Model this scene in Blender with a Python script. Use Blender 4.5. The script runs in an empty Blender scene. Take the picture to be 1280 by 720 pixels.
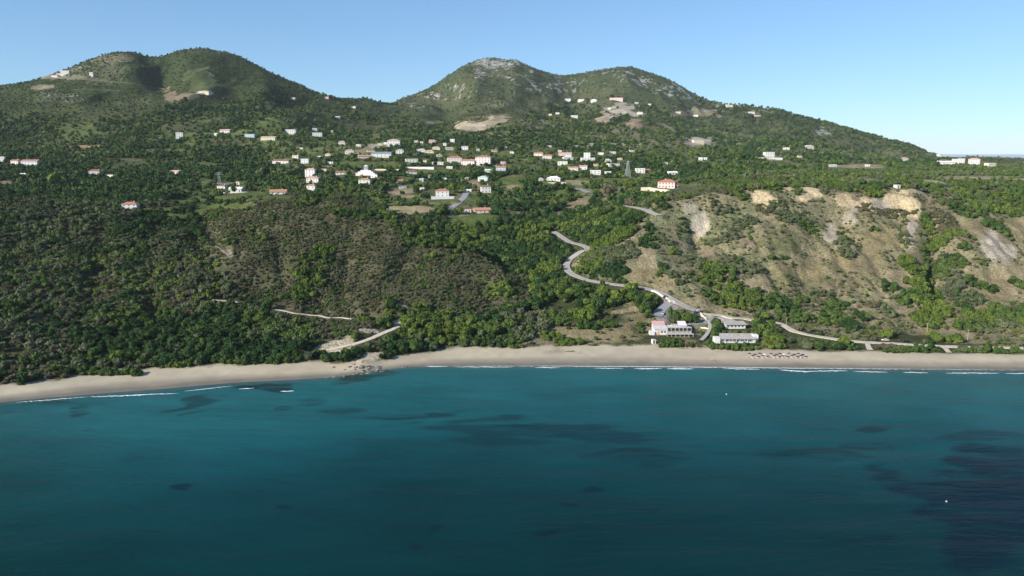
import bpy, bmesh, math, random
import numpy as np
from mathutils import Vector, Matrix

random.seed(7)
rng = np.random.default_rng(11)
SC = bpy.context.scene
COL = SC.collection
R = math.radians

# ---------------------------------------------------------------- camera, sky, sun, exposure
FPX = 914.0                      # focal length in pixels of the 1280 wide photograph
CAM_H = 120.0
PITCH = math.atan(170.0 / FPX)
cam_d = bpy.data.cameras.new('camera')
cam = bpy.data.objects.new('camera', cam_d)
COL.objects.link(cam)
cam.location = (0, 0, CAM_H)
cam.rotation_euler = (math.pi / 2 - PITCH, 0, 0)
cam_d.sensor_width = 36.0
cam_d.lens = 36.0 * FPX / 1280.0
cam_d.clip_start = 1.0
cam_d.clip_end = 90000.0
SC.camera = cam

SUN_AZ = -124.0                  # degrees clockwise from +Y (view direction): from the left, a little behind
SUN_EL = 27.0
world = bpy.data.worlds.new('World')
SC.world = world
world.use_nodes = True
wn = world.node_tree
bg = wn.nodes['Background']
sky = wn.nodes.new('ShaderNodeTexSky')
sky.sky_type = 'NISHITA'
sky.sun_disc = False
sky.sun_elevation = R(SUN_EL)
sky.sun_rotation = R(SUN_AZ)
sky.altitude = 100
sky.air_density = 0.85
sky.dust_density = 0.1
sky.ozone_density = 1.6
tint = wn.nodes.new('ShaderNodeMix'); tint.data_type = 'RGBA'; tint.blend_type = 'MULTIPLY'; tint.inputs[0].default_value = 1.0
tint.inputs[7].default_value = (0.56, 0.92, 1.32, 1)
wn.links.new(sky.outputs[0], tint.inputs[6]); gam = wn.nodes.new('ShaderNodeGamma'); gam.inputs[1].default_value = 0.72
wn.links.new(tint.outputs[2], gam.inputs[0]); wn.links.new(gam.outputs[0], bg.inputs[0])
bg.inputs[1].default_value = 0.132

sun_d = bpy.data.lights.new('sun', 'SUN')
sun_d.energy = 4.8
sun_d.angle = R(0.5)
sun_d.color = (1.0, 0.94, 0.84)
sun = bpy.data.objects.new('sun', sun_d)
COL.objects.link(sun)
sd = Vector((math.sin(R(SUN_AZ)) * math.cos(R(SUN_EL)), math.cos(R(SUN_AZ)) * math.cos(R(SUN_EL)), math.sin(R(SUN_EL))))
sun.rotation_euler = sd.to_track_quat('Z', 'Y').to_euler()
sun.location = (-400, -100, 700)

SC.view_settings.view_transform = 'Standard'
SC.view_settings.look = 'None'
SC.view_settings.gamma = 1.0
SC.view_settings.use_curve_mapping = False
SC.view_settings.exposure = 0.62
SC.render.resolution_x = 1024
SC.render.resolution_y = 576
SC.cycles.max_bounces = 5
SC.cycles.diffuse_bounces = 2
SC.cycles.volume_bounces = 1

# ---------------------------------------------------------------- numeric helpers
cP, sP = math.cos(PITCH), math.sin(PITCH)

def pix_ray(u, v):
    """pixel of the 1280x720 frame -> (s = X/Y, t = dz/dY) of its ray"""
    cx = (np.asarray(u, float) - 640.0) / FPX
    cy = (360.0 - np.asarray(v, float)) / FPX
    dy = cP + cy * sP
    return cx / dy, (-sP + cy * cP) / dy

def project(X, Y, Z):
    dz = Z - CAM_H
    w = np.maximum(Y * cP - dz * sP, 1e-3)
    return 640.0 + FPX * X / w, 360.0 - FPX * (Y * sP + dz * cP) / w

_tab = rng.random((256, 256))
def vnoise(x, y):
    xi = np.floor(x).astype(int); yi = np.floor(y).astype(int)
    fx = x - xi; fy = y - yi
    fx = fx * fx * (3 - 2 * fx); fy = fy * fy * (3 - 2 * fy)
    a = _tab[xi & 255, yi & 255]; b = _tab[(xi + 1) & 255, yi & 255]
    c = _tab[xi & 255, (yi + 1) & 255]; d = _tab[(xi + 1) & 255, (yi + 1) & 255]
    return (a * (1 - fx) + b * fx) * (1 - fy) + (c * (1 - fx) + d * fx) * fy

def fbm(x, y, sc, octs=4, ox=0.0):
    r = 0.0; a = 0.5; n = 0.0
    x = x / sc + 17.3 + ox; y = y / sc + 5.1 + ox * 1.7
    for k in range(octs):
        r = r + a * vnoise(x, y); n += a
        x = x * 2.03 + 3.7; y = y * 2.03 + 9.1; a *= 0.5
    return r / n                                  # 0..1

def ridged(x, y, sc, octs=3, ox=0.0):
    r = 0.0; a = 0.5; n = 0.0
    x = x / sc + 31.3 + ox; y = y / sc + 2.1 + ox
    for k in range(octs):
        r = r + a * (1 - np.abs(2 * vnoise(x, y) - 1)); n += a
        x = x * 2.1 + 1.7; y = y * 2.1 + 6.1; a *= 0.5
    return r / n

def smooth(a, b, x):
    t = np.clip((x - a) / (b - a), 0, 1)
    return t * t * (3 - 2 * t)

def pchip(x, y, xq):
    """x,y 1-D increasing; monotone cubic"""
    x = np.asarray(x, float); y = np.asarray(y, float)
    h = np.diff(x); d = np.diff(y) / h
    m = np.zeros_like(y)
    m[0], m[-1] = d[0], d[-1]
    for i in range(1, len(y) - 1):
        if d[i - 1] * d[i] > 0:
            w1 = 2 * h[i] + h[i - 1]; w2 = h[i] + 2 * h[i - 1]
            m[i] = (w1 + w2) / (w1 / d[i - 1] + w2 / d[i])
    xq = np.clip(xq, x[0], x[-1])
    i = np.clip(np.searchsorted(x, xq) - 1, 0, len(h) - 1)
    t = (xq - x[i]) / h[i]
    return ((2*t**3 - 3*t**2 + 1) * y[i] + (t**3 - 2*t**2 + t) * h[i] * m[i]
            + (-2*t**3 + 3*t**2) * y[i + 1] + (t**3 - t**2) * h[i] * m[i + 1])

# ---------------------------------------------------------------- terrain: knot curves running along the coast
# every knot curve is a list of (u, v, Y) or (u, 'z', z, Y): where the feature is seen and how far away it is
def kz(u, z, Y):  return (u, 'z', z, Y)
def shore(u, v, z):                             # a low point whose height is known: distance follows
    s, t = pix_ray(u, v)
    return (u, v, (z - CAM_H) / float(t))

K = []
K.append([shore(u, v, -0.0) for u, v in ((-400, 560), (-150, 524), (0, 503), (50, 498), (100, 494), (150, 490), (200, 486.5), (250, 482), (300, 478), (350, 475.5),
     (400, 472.5), (430, 470), (460, 465), (490, 461), (520, 458.5), (560, 458), (700, 458), (900, 459.5), (1100, 461.5), (1280, 463), (1700, 468))])
K.append([shore(u, v, 3.2) for u, v in ((-400, 540), (-150, 503), (0, 484.5), (50, 479), (100, 471), (150, 464), (200, 461), (250, 458.5), (300, 457), (350, 456),
     (400, 454), (450, 455), (480, 450), (520, 443), (560, 438), (640, 436), (740, 433), (800, 433), (860, 435), (960, 438), (1080, 440), (1280, 443), (1700, 447))])
K.append([(-400, 440, 400), (-100, 415, 425), (0, 408, 438), (100, 404, 450), (200, 402, 455), (300, 402, 458), (400, 402, 462), (470, 402, 462), (500, 405, 458), (560, 408, 452), (620, 412, 448),
     (700, 410, 455), (760, 405, 462), (800, 400, 470), (850, 392, 482), (950, 400, 478), (1050, 412, 468), (1180, 418, 462), (1280, 418, 462), (1700, 420, 462)])
K.append([(-400, 345, 520), (0, 330, 545), (100, 330, 550), (200, 328, 556), (300, 322, 560), (380, 320, 560), (440, 326, 552), (500, 340, 535), (560, 365, 505), (620, 385, 485), (660, 380, 500),
     (700, 362, 530), (740, 350, 548), (780, 335, 560), (820, 310, 590), (860, 295, 610), (900, 282, 625), (960, 275, 632), (1050, 270, 640), (1130, 270, 640), (1180, 290, 620), (1280, 290, 625), (1700, 290, 640)])
K.append([(-400, 262, 760), (0, 255, 740), (100, 256, 740), (200, 262, 720), (250, 264, 705), (300, 251, 700), (340, 244, 694), (380, 240.5, 690), (420, 242, 684), (460, 252, 668), (500, 267, 648), (540, 285, 625),
     (580, 307, 595), (610, 326, 570), (640, 348, 548), (670, 350, 562), (700, 335, 590), (740, 310, 620), (780, 282, 640), (810, 262, 655), (835, 250, 665), (870, 243, 672), (900, 238.5, 676),
     (940, 236, 680), (1000, 233, 684), (1060, 236, 680), (1100, 234.5, 684), (1140, 236, 680), (1160, 244, 676), (1200, 246, 690), (1280, 243, 700), (1700, 240, 720)])
K.append([(-400, 236, 900), (0, 232, 880), (100, 236, 870), (200, 244, 840), (250, 248, 810), kz(300, 73, 770), kz(340, 74, 760), kz(380, 71, 755), kz(420, 66, 748), kz(460, 58, 735), kz(500, 50, 715), kz(540, 42, 690),
     kz(580, 33, 655), kz(610, 27, 625), kz(640, 25, 600), (670, 322, 635), (700, 300, 680), (740, 280, 715), (780, 262, 740), (810, 249, 750), (835, 243, 745), (870, 237, 750), (900, 231, 770),
     (1000, 228, 775), (1100, 228, 775), (1280, 228, 790), (1700, 228, 800)])
K.append([(-400, 215, 1100), (0, 212, 1060), (100, 215, 1040), (200, 222, 990), (300, 238, 880), (400, 240, 860), (460, 248, 820), (500, 256, 800), (560, 262, 790), (640, 264, 785), (700, 258, 810),
     (760, 240, 865), (830, 230, 890), (870, 225, 930), (900, 220, 960), (1000, 217, 1000), (1100, 216, 1020), (1280, 216, 1030), (1700, 216, 1050)])
K.append([(-400, 186, 1420), (0, 184, 1400), (100, 182, 1390), (200, 176, 1400), (300, 172, 1400), (400, 180, 1350), (500, 180, 1350), (600, 185, 1330), (700, 182, 1360), (800, 182, 1400), (900, 188, 1450),
     (1000, 194, 1500), (1100, 203, 1520), (1200, 206, 1550), (1280, 209.5, 1560), (1700, 210, 1600)])
K.append([(-400, 160, 1750), (0, 142, 1750), (100, 132, 1780), (200, 128, 1800), (300, 126, 1800), (400, 148, 1780), (450, 156, 1850), (500, 155, 2000), (560, 140, 2150), (620, 128, 2250), (700, 133, 2250), (800, 134, 2250), (900, 158, 2250),
     (1000, 171, 2250), (1100, 189, 2200), (1170, 200, 2200), (1280, 207.5, 2250), (1700, 208, 2300)])
crest = ((-400, 165), (-150, 128), (0, 109), (40, 101), (60, 95), (80, 89.5), (95, 84), (110, 77), (130, 71), (150, 68), (170, 69), (185, 73), (205, 71.5), (230, 66), (250, 64.3), (270, 67), (285, 69.5), (300, 75), (320, 83.5), (345, 95), (370, 104),
     (400, 117), (430, 125.5), (455, 129), (475, 133), (490, 129), (505, 122), (530, 112), (560, 97), (580, 84), (590, 79), (603, 74.5), (615, 73.5), (640, 77.5), (655, 82), (680, 90), (705, 93.5), (730, 91), (752, 87), (785, 86), (800, 90), (820, 95),
     (840, 103), (860, 114), (885, 127), (910, 132), (940, 133), (970, 138), (1000, 147), (1050, 160), (1100, 172), (1140, 184), (1172, 195.5), (1200, 198.5), (1230, 202.5), (1280, 205), (1700, 205))
K.append([(u, v, np.interp(u, (-400, 0, 250, 400, 475, 560, 640, 900, 1100, 1280, 1700), (2150, 2200, 2300, 2250, 2450, 2750, 2850, 2750, 2650, 2650, 2700))) for u, v in crest])

NS, NY = 1250, 1000
S = np.linspace(-1.15, 1.15, NS)
LY0, LY1 = math.log(255.0), math.log(6500.0)
YY = np.exp(np.linspace(LY0, LY1, NY))
kY, kZ = [], []
for cur in K:
    ss, yy, zz = [], [], []
    for e in cur:
        if e[1] == 'z':
            z, Y = e[2], e[3]
            # s from u at this depth and height
            w = Y * cP - (z - CAM_H) * sP
            s = (e[0] - 640.0) / FPX * w / Y
        else:
            s, t = pix_ray(e[0], e[1]); Y = e[2]; z = CAM_H + Y * float(t)
        ss.append(float(s)); yy.append(Y); zz.append(z)
    o = np.argsort(ss)
    ss = np.array(ss)[o]; yy = np.array(yy)[o]; zz = np.array(zz)[o]
    kY.append(pchip(ss, yy, S)); kZ.append(pchip(ss, zz, S))
kY = np.array(kY); kZ = np.array(kZ)
H = np.zeros((NS, NY))
for i in range(NS):
    ky = kY[:, i].copy(); kz_ = kZ[:, i].copy()
    for j in range(1, len(ky)):
        ky[j] = max(ky[j], ky[j - 1] + 6)
    cy_, cz_ = ky[-1], kz_[-1]
    ky = np.concatenate([[ky[0] - 130, ky[0] - 14], ky, [cy_ + 120, cy_ + 700, cy_ + 1700, 9000]])
    kz_ = np.concatenate([[-14, -1.3], kz_, [cz_ - 12, 45 + 0.5 * (cz_ - 45) if cz_ > 110 else cz_ - 22, -4 + 0.12 * max(cz_ - 110, 0), -13]])
    H[i] = pchip(ky, kz_, np.clip(YY, ky[0], ky[-1]))
SG, YG = np.meshgrid(S, YY, indexing='ij')
XG = SG * YG
YC0 = kY[0][:, None]; YC1 = kY[1][:, None]; YCF = kY[4][:, None]; YCM = kY[7][:, None]; YCC = kY[-1][:, None]; YC8 = kY[8][:, None]

# relief: gullies and bumps that leave beach and skylines nearly alone
inl = smooth(8, 60, YG - YC1)
offc = 0.25 + 0.75 * np.clip(np.abs(YG - YCF) / 60.0, 0, 1)
offs = 0.12 + 0.88 * np.clip(np.abs(YG - YCC) / 200.0, 0, 1)
mt = smooth(-100, 500, YG - YCM)
H += inl * offc * (1 - mt) * ((fbm(XG, YG, 60, 4) - .5) * 9)
slopeR = smooth(.16, .28, SG) * inl * smooth(40, -10, YG - YCF)
H += slopeR * offc * smooth(5, 25, H) * ((ridged(XG, YG * .35, 46, 4) - .62) * -12 + (ridged(XG, YG * .5, 15, 3, 9.) - .6) * -4.5)
slopeL = smooth(.14, .04, SG) * inl * smooth(60, -20, YG - YCF)
H += slopeL * offc * smooth(4, 22, H) * ((ridged(XG, YG * .45, 70, 4, 3.) - .62) * -15)
H += mt * offs * ((ridged(XG, YG * .5, 260, 4) - .6) * 62 + (fbm(XG, YG, 60, 3, 4.) - .5) * 12)
H += inl * (fbm(XG, YG, 9, 3, 2.) - .5) * 1.3
# left mountain: hollow between the two tops, spur on its right
UG, VG = project(XG, YG, H)
def blobpix(u, v, ru, rv, rot=0.0):
    c, s_ = math.cos(R(rot)), math.sin(R(rot))
    a = ((UG - u) * c + (VG - v) * s_) / ru; b = (-(UG - u) * s_ + (VG - v) * c) / rv
    return np.exp(-(a * a + b * b))
front = YG < YCC + 10
for (u, v, ru, rv, rot, amp) in ((200, 90, 26, 20, 20, -40), (165, 95, 22, 26, 10, 12), (250, 103, 26, 16, 0, 11), (292, 100, 24, 20, 0, -18), (330, 120, 16, 26, 20, 16), (110, 120, 30, 16, 0, 12),
                                 (560, 130, 20, 26, 20, -26), (590, 112, 16, 20, 0, 14), (720, 125, 24, 26, 0, -26), (640, 120, 30, 20, 0, 12), (860, 150, 24, 20, 30, -14)):
    H += np.where(front, amp * blobpix(u, v, ru, rv, rot), 0) * smooth(5, 190, YCC - YG)
# the round hill: fuller middle, a gully on its left and a cut along its right foot
for (u, v, ru, rv, rot, amp) in ((385, 305, 110, 48, 8, 6.5), (250, 300, 14, 40, -20, -7), (300, 352, 50, 10, 12, -5), (470, 395, 90, 10, 0, -5), (610, 365, 26, 12, 40, -6), (500, 330, 10, 50, 30, -4), (430, 350, 8, 40, 10, -4), (350, 330, 8, 40, -10, -3.5), (120, 330, 14, 60, 10, -7), (190, 380, 12, 40, -10, -6), (60, 400, 14, 40, 15, -6), (150, 290, 60, 14, 0, 5)):
    H += np.where(YG < YCF - 4, amp * blobpix(u, v, ru, rv, rot), 0) * smooth(6, 22, H) * smooth(4, 40, YCF - YG)
# right hill: scarp hollows and the bushy ravine
for (u, v, ru, rv, rot, amp) in ((1165, 330, 11, 75, -4, -9), (1120, 262, 22, 14, 0, -5), (870, 300, 20, 34, 15, -7), (1045, 275, 26, 22, 0, -5), (1225, 310, 34, 34, 0, 5), (960, 300, 30, 45, 0, 4),
                                 (700, 300, 30, 30, 0, -4), (1010, 330, 14, 60, 10, -4)):
    H += np.where(YG < 760, amp * blobpix(u, v, ru, rv, rot), 0) * smooth(6, 22, H)

def h_at(X, Y):
    X = np.asarray(X, float); Y = np.maximum(np.asarray(Y, float), 256.0)
    a = np.clip((X / Y - S[0]) / (S[1] - S[0]), 0, NS - 1.001)
    b = np.clip((np.log(Y) - LY0) / (LY1 - LY0) * (NY - 1), 0, NY - 1.001)
    i = a.astype(int); j = b.astype(int); fa = a - i; fb = b - j
    return (H[i, j] * (1 - fa) + H[i + 1, j] * fa) * (1 - fb) + (H[i, j + 1] * (1 - fa) + H[i + 1, j + 1] * fa) * fb

def ground_hit(u, v, ymin=0):
    """world point where the sight line through pixel (u, v) meets the terrain (water level if none)"""
    s, t = pix_ray(u, v)
    ys = np.exp(np.linspace(math.log(max(280, ymin)), math.log(6000), 2600))
    zr = CAM_H + ys * t; zt = np.maximum(h_at(s * ys, ys), 0.0)
    k = np.argmax(zr <= zt)
    if not (zr[k] <= zt[k]):
        # sight line passes above the ground: take the closest skyline point
        k = int(np.argmin(zr - zt + (ys < 900) * 1e3))
    return float(s * ys[k]), float(ys[k]), float(h_at(s * ys[k], ys[k]))
# ---------------------------------------------------------------- roads and tracks: centre lines, then the ground is levelled under them
def densify(pts, step):
    out = [pts[0]]
    for a, b in zip(pts[:-1], pts[1:]):
        n = max(1, int(math.hypot(b[0] - a[0], b[1] - a[1]) / step))
        for k in range(1, n + 1):
            out.append(tuple(a[i] + (b[i] - a[i]) * k / n for i in range(len(a))))
    return out

ROADS = [  # name, label-less structure; pixel centre line, width in metres, material key
    ('road', [(776, 256), (795, 259.5), (810, 263), (819, 267), (824, 271.5)], 6.5, 'road'),
    ('path', [(850, 273), (826, 274.5), (812, 276), (797, 277.5)], 2.0, 'dirt'),
    ('road', [(691, 288), (697, 293), (704, 298), (711, 302.5), (720, 305), (730, 307), (737, 309), (728, 311.5), (721, 318), (711, 326), (706.5, 332), (709, 338), (719, 345.5), (733, 350.5), (750, 353.5), (775, 356.5), (800, 359), (818, 363), (833, 370), (848, 379), (862, 386), (876, 391)], 5.4, 'road'),
    ('track', [(876, 391), (900, 394.5), (925, 398), (950, 401.5), (970, 403), (980, 407), (990, 413), (1005, 417.5), (1030, 422), (1055, 425.5), (1084, 428), (1120, 429.5), (1150, 431.5), (1180, 433), (1215, 434), (1250, 434.5), (1290, 435.5), (1420, 437)], 4.6, 'track'),
    ('path', [(1084, 428), (1085, 433), (1088, 438)], 2.8, 'track'),
    ('path', [(1180, 433), (1184, 438), (1187, 441)], 2.2, 'track'),
    ('path', [(880, 394), (886, 400), (888, 407), (885, 416), (880, 423), (876, 427)], 2.4, 'road'),
    ('driveway', [(838, 377), (829, 384), (824, 391), (822, 397)], 7.5, 'tar'),
    ('driveway', [(898, 396), (908, 399), (912, 404)], 5.0, 'road'),
    ('track', [(380, 441), (405, 439), (425, 434.5), (447, 429), (465, 422.5), (480, 416.5), (492, 411.5), (498, 407)], 4.0, 'track'),
    ('path', [(265, 374.5), (290, 376.5), (299, 380)], 2.2, 'track'),
    ('path', [(340, 386), (355, 388.5), (366, 391), (385, 394), (410, 396.5), (440, 398.5)], 1.6, 'track'),
    ('path', [(250, 276), (252, 288), (259, 298), (270, 308), (279, 314), (288, 320)], 2.2, 'dirt'),
    ('road', [(562, 262), (571, 255), (580, 247), (583, 240)], 7.0, 'tar'),
    ('road', [(722, 235), (729, 237.5), (737, 241)], 9.0, 'tar'),
    ('track', [(40, 110.5), (52, 111), (63, 110.5)], 7.0, 'dirt'),
    ('track', [(50, 98), (70, 96), (90, 98), (110, 99.5), (130, 101), (160, 104), (190, 108), (208, 112)], 4.5, 'dirt'),
    ('track', [(75, 112), (100, 111.5), (125, 112), (150, 114)], 4.0, 'dirt'),
    ('path', [(110, 348), (130, 345), (150, 341), (172, 337)], 2.2, 'dirt'),
    ('path', [(600, 246), (625, 243), (650, 240), (676, 243)], 3.0, 'dirt'),
    ('track', [(1035, 209), (1060, 208.5), (1095, 210)], 6.0, 'dirt'),
    ('track', [(1200, 221), (1240, 223), (1290, 225)], 6.0, 'dirt'),
]
road_lines = []
for nm, pl, w, mk in ROADS:
    pts = [ground_hit(u, v) for u, v in densify([(float(a), float(b)) for a, b in pl], 2.0)]
    P3 = np.array(pts)
    # drop samples that jumped over a fold, smooth the rest
    keep = [0]
    for i in range(1, len(P3)):
        if abs(math.log(P3[i][1] / P3[keep[-1]][1])) < 0.06: keep.append(i)
    P3 = P3[keep]
    for _ in range(3):
        Q = P3.copy(); Q[1:-1] = (P3[:-2] + 2 * P3[1:-1] + P3[2:]) / 4; P3 = Q
    P3 = np.array(densify([tuple(p) for p in P3], 1.6))
    zc = h_at(P3[:, 0], P3[:, 1]); ker = 9
    zp = np.pad(zc, ker, mode='edge'); zc = np.convolve(zp, np.ones(2 * ker + 1) / (2 * ker + 1), 'valid')
    P3[:, 2] = zc
    road_lines.append((nm, P3, w, mk))

PADS = [  # u, v, half width m, half depth m : level building plots
    (840, 417, 17, 9, 5.2), (921, 426, 18, 5, 5.0), (920, 409, 10, 4, None), (835, 234, 20, 9, None), (964, 197, 22, 8, None), (552, 250, 16, 8, None)]
pad_rects = []
for u, v, hw, hd, zf in PADS:
    x, y, z = ground_hit(u, v)
    pad_rects.append((x, y, z if zf is None else zf, hw, hd))

def level(cx, cy, z, rin, rout, elong=1.0):
    a0 = int(np.clip((((cx - rout * elong) / cy) - S[0]) / (S[1] - S[0]), 0, NS - 2)); a1 = int(np.clip((((cx + rout * elong) / cy) - S[0]) / (S[1] - S[0]) + 2, 1, NS))
    b0 = int(np.clip((math.log(max(cy - rout, 260)) - LY0) / (LY1 - LY0) * (NY - 1), 0, NY - 2)); b1 = int(np.clip((math.log(cy + rout) - LY0) / (LY1 - LY0) * (NY - 1) + 2, 1, NY))
    return slice(max(a0 - 1, 0), a1 + 1), slice(max(b0 - 1, 0), b1 + 1)

roadW = np.zeros_like(H); roadZ = np.zeros_like(H); roadD = np.full_like(H, -99.)
for nm, P3, w, mk in road_lines:
    for x, y, z in P3:
        sa, sb = level(x, y, z, 0, w * .5 + 9, 1.05)
        d = np.hypot(XG[sa, sb] - x, YG[sa, sb] - y)
        gr = 1 - (d - (w * .5 + 1.3)) / 6.0; g = np.clip(gr, 0, 1)
        new = gr > roadD[sa, sb]; roadD[sa, sb] = np.where(new, gr, roadD[sa, sb])
        roadZ[sa, sb] = np.where(new, z, roadZ[sa, sb])
        roadW[sa, sb] = np.where(new, g, roadW[sa, sb])
g_ = roadW * roadW * (3 - 2 * roadW)
H = H * (1 - g_) + (roadZ - 0.28) * g_
padmask = np.zeros_like(H)
for (x, y, z, hw, hd) in pad_rects:
    dx = np.maximum(np.abs(XG - x) - hw, 0); dy = np.maximum(np.abs(YG - y) - hd, 0)
    g = np.clip(1 - np.hypot(dx, dy) / 9.0, 0, 1); g = g * g * (3 - 2 * g)
    H = H * (1 - g) + z * g
    padmask = np.maximum(padmask, g)
UG, VG = project(XG, YG, H)

# ---------------------------------------------------------------- land cover
def inpoly(u, v, poly):
    r = np.zeros(u.shape, bool); n = len(poly)
    for i in range(n):
        x0, y0 = poly[i]; x1, y1 = poly[(i + 1) % n]
        if y0 == y1: continue
        c = ((y0 > v) != (y1 > v)) & (u < (x1 - x0) * (v - y0) / (y1 - y0) + x0)
        r ^= c
    return r

SAND = (0.42, 0.365, 0.268); WET = (0.155, 0.145, 0.115); CREAM = (0.55, 0.43, 0.26); WHITE_CLAY = (0.44, 0.38, 0.30); STRAW = (0.23, 0.19, 0.10)
TAN = (0.30, 0.24, 0.15); OLIVE = (0.115, 0.12, 0.052); EARTH = (0.30, 0.21, 0.145); GREEN = (0.095, 0.125, 0.035); UNDER = (0.060, 0.066, 0.028); ROCK = (0.36, 0.34, 0.30)
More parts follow.
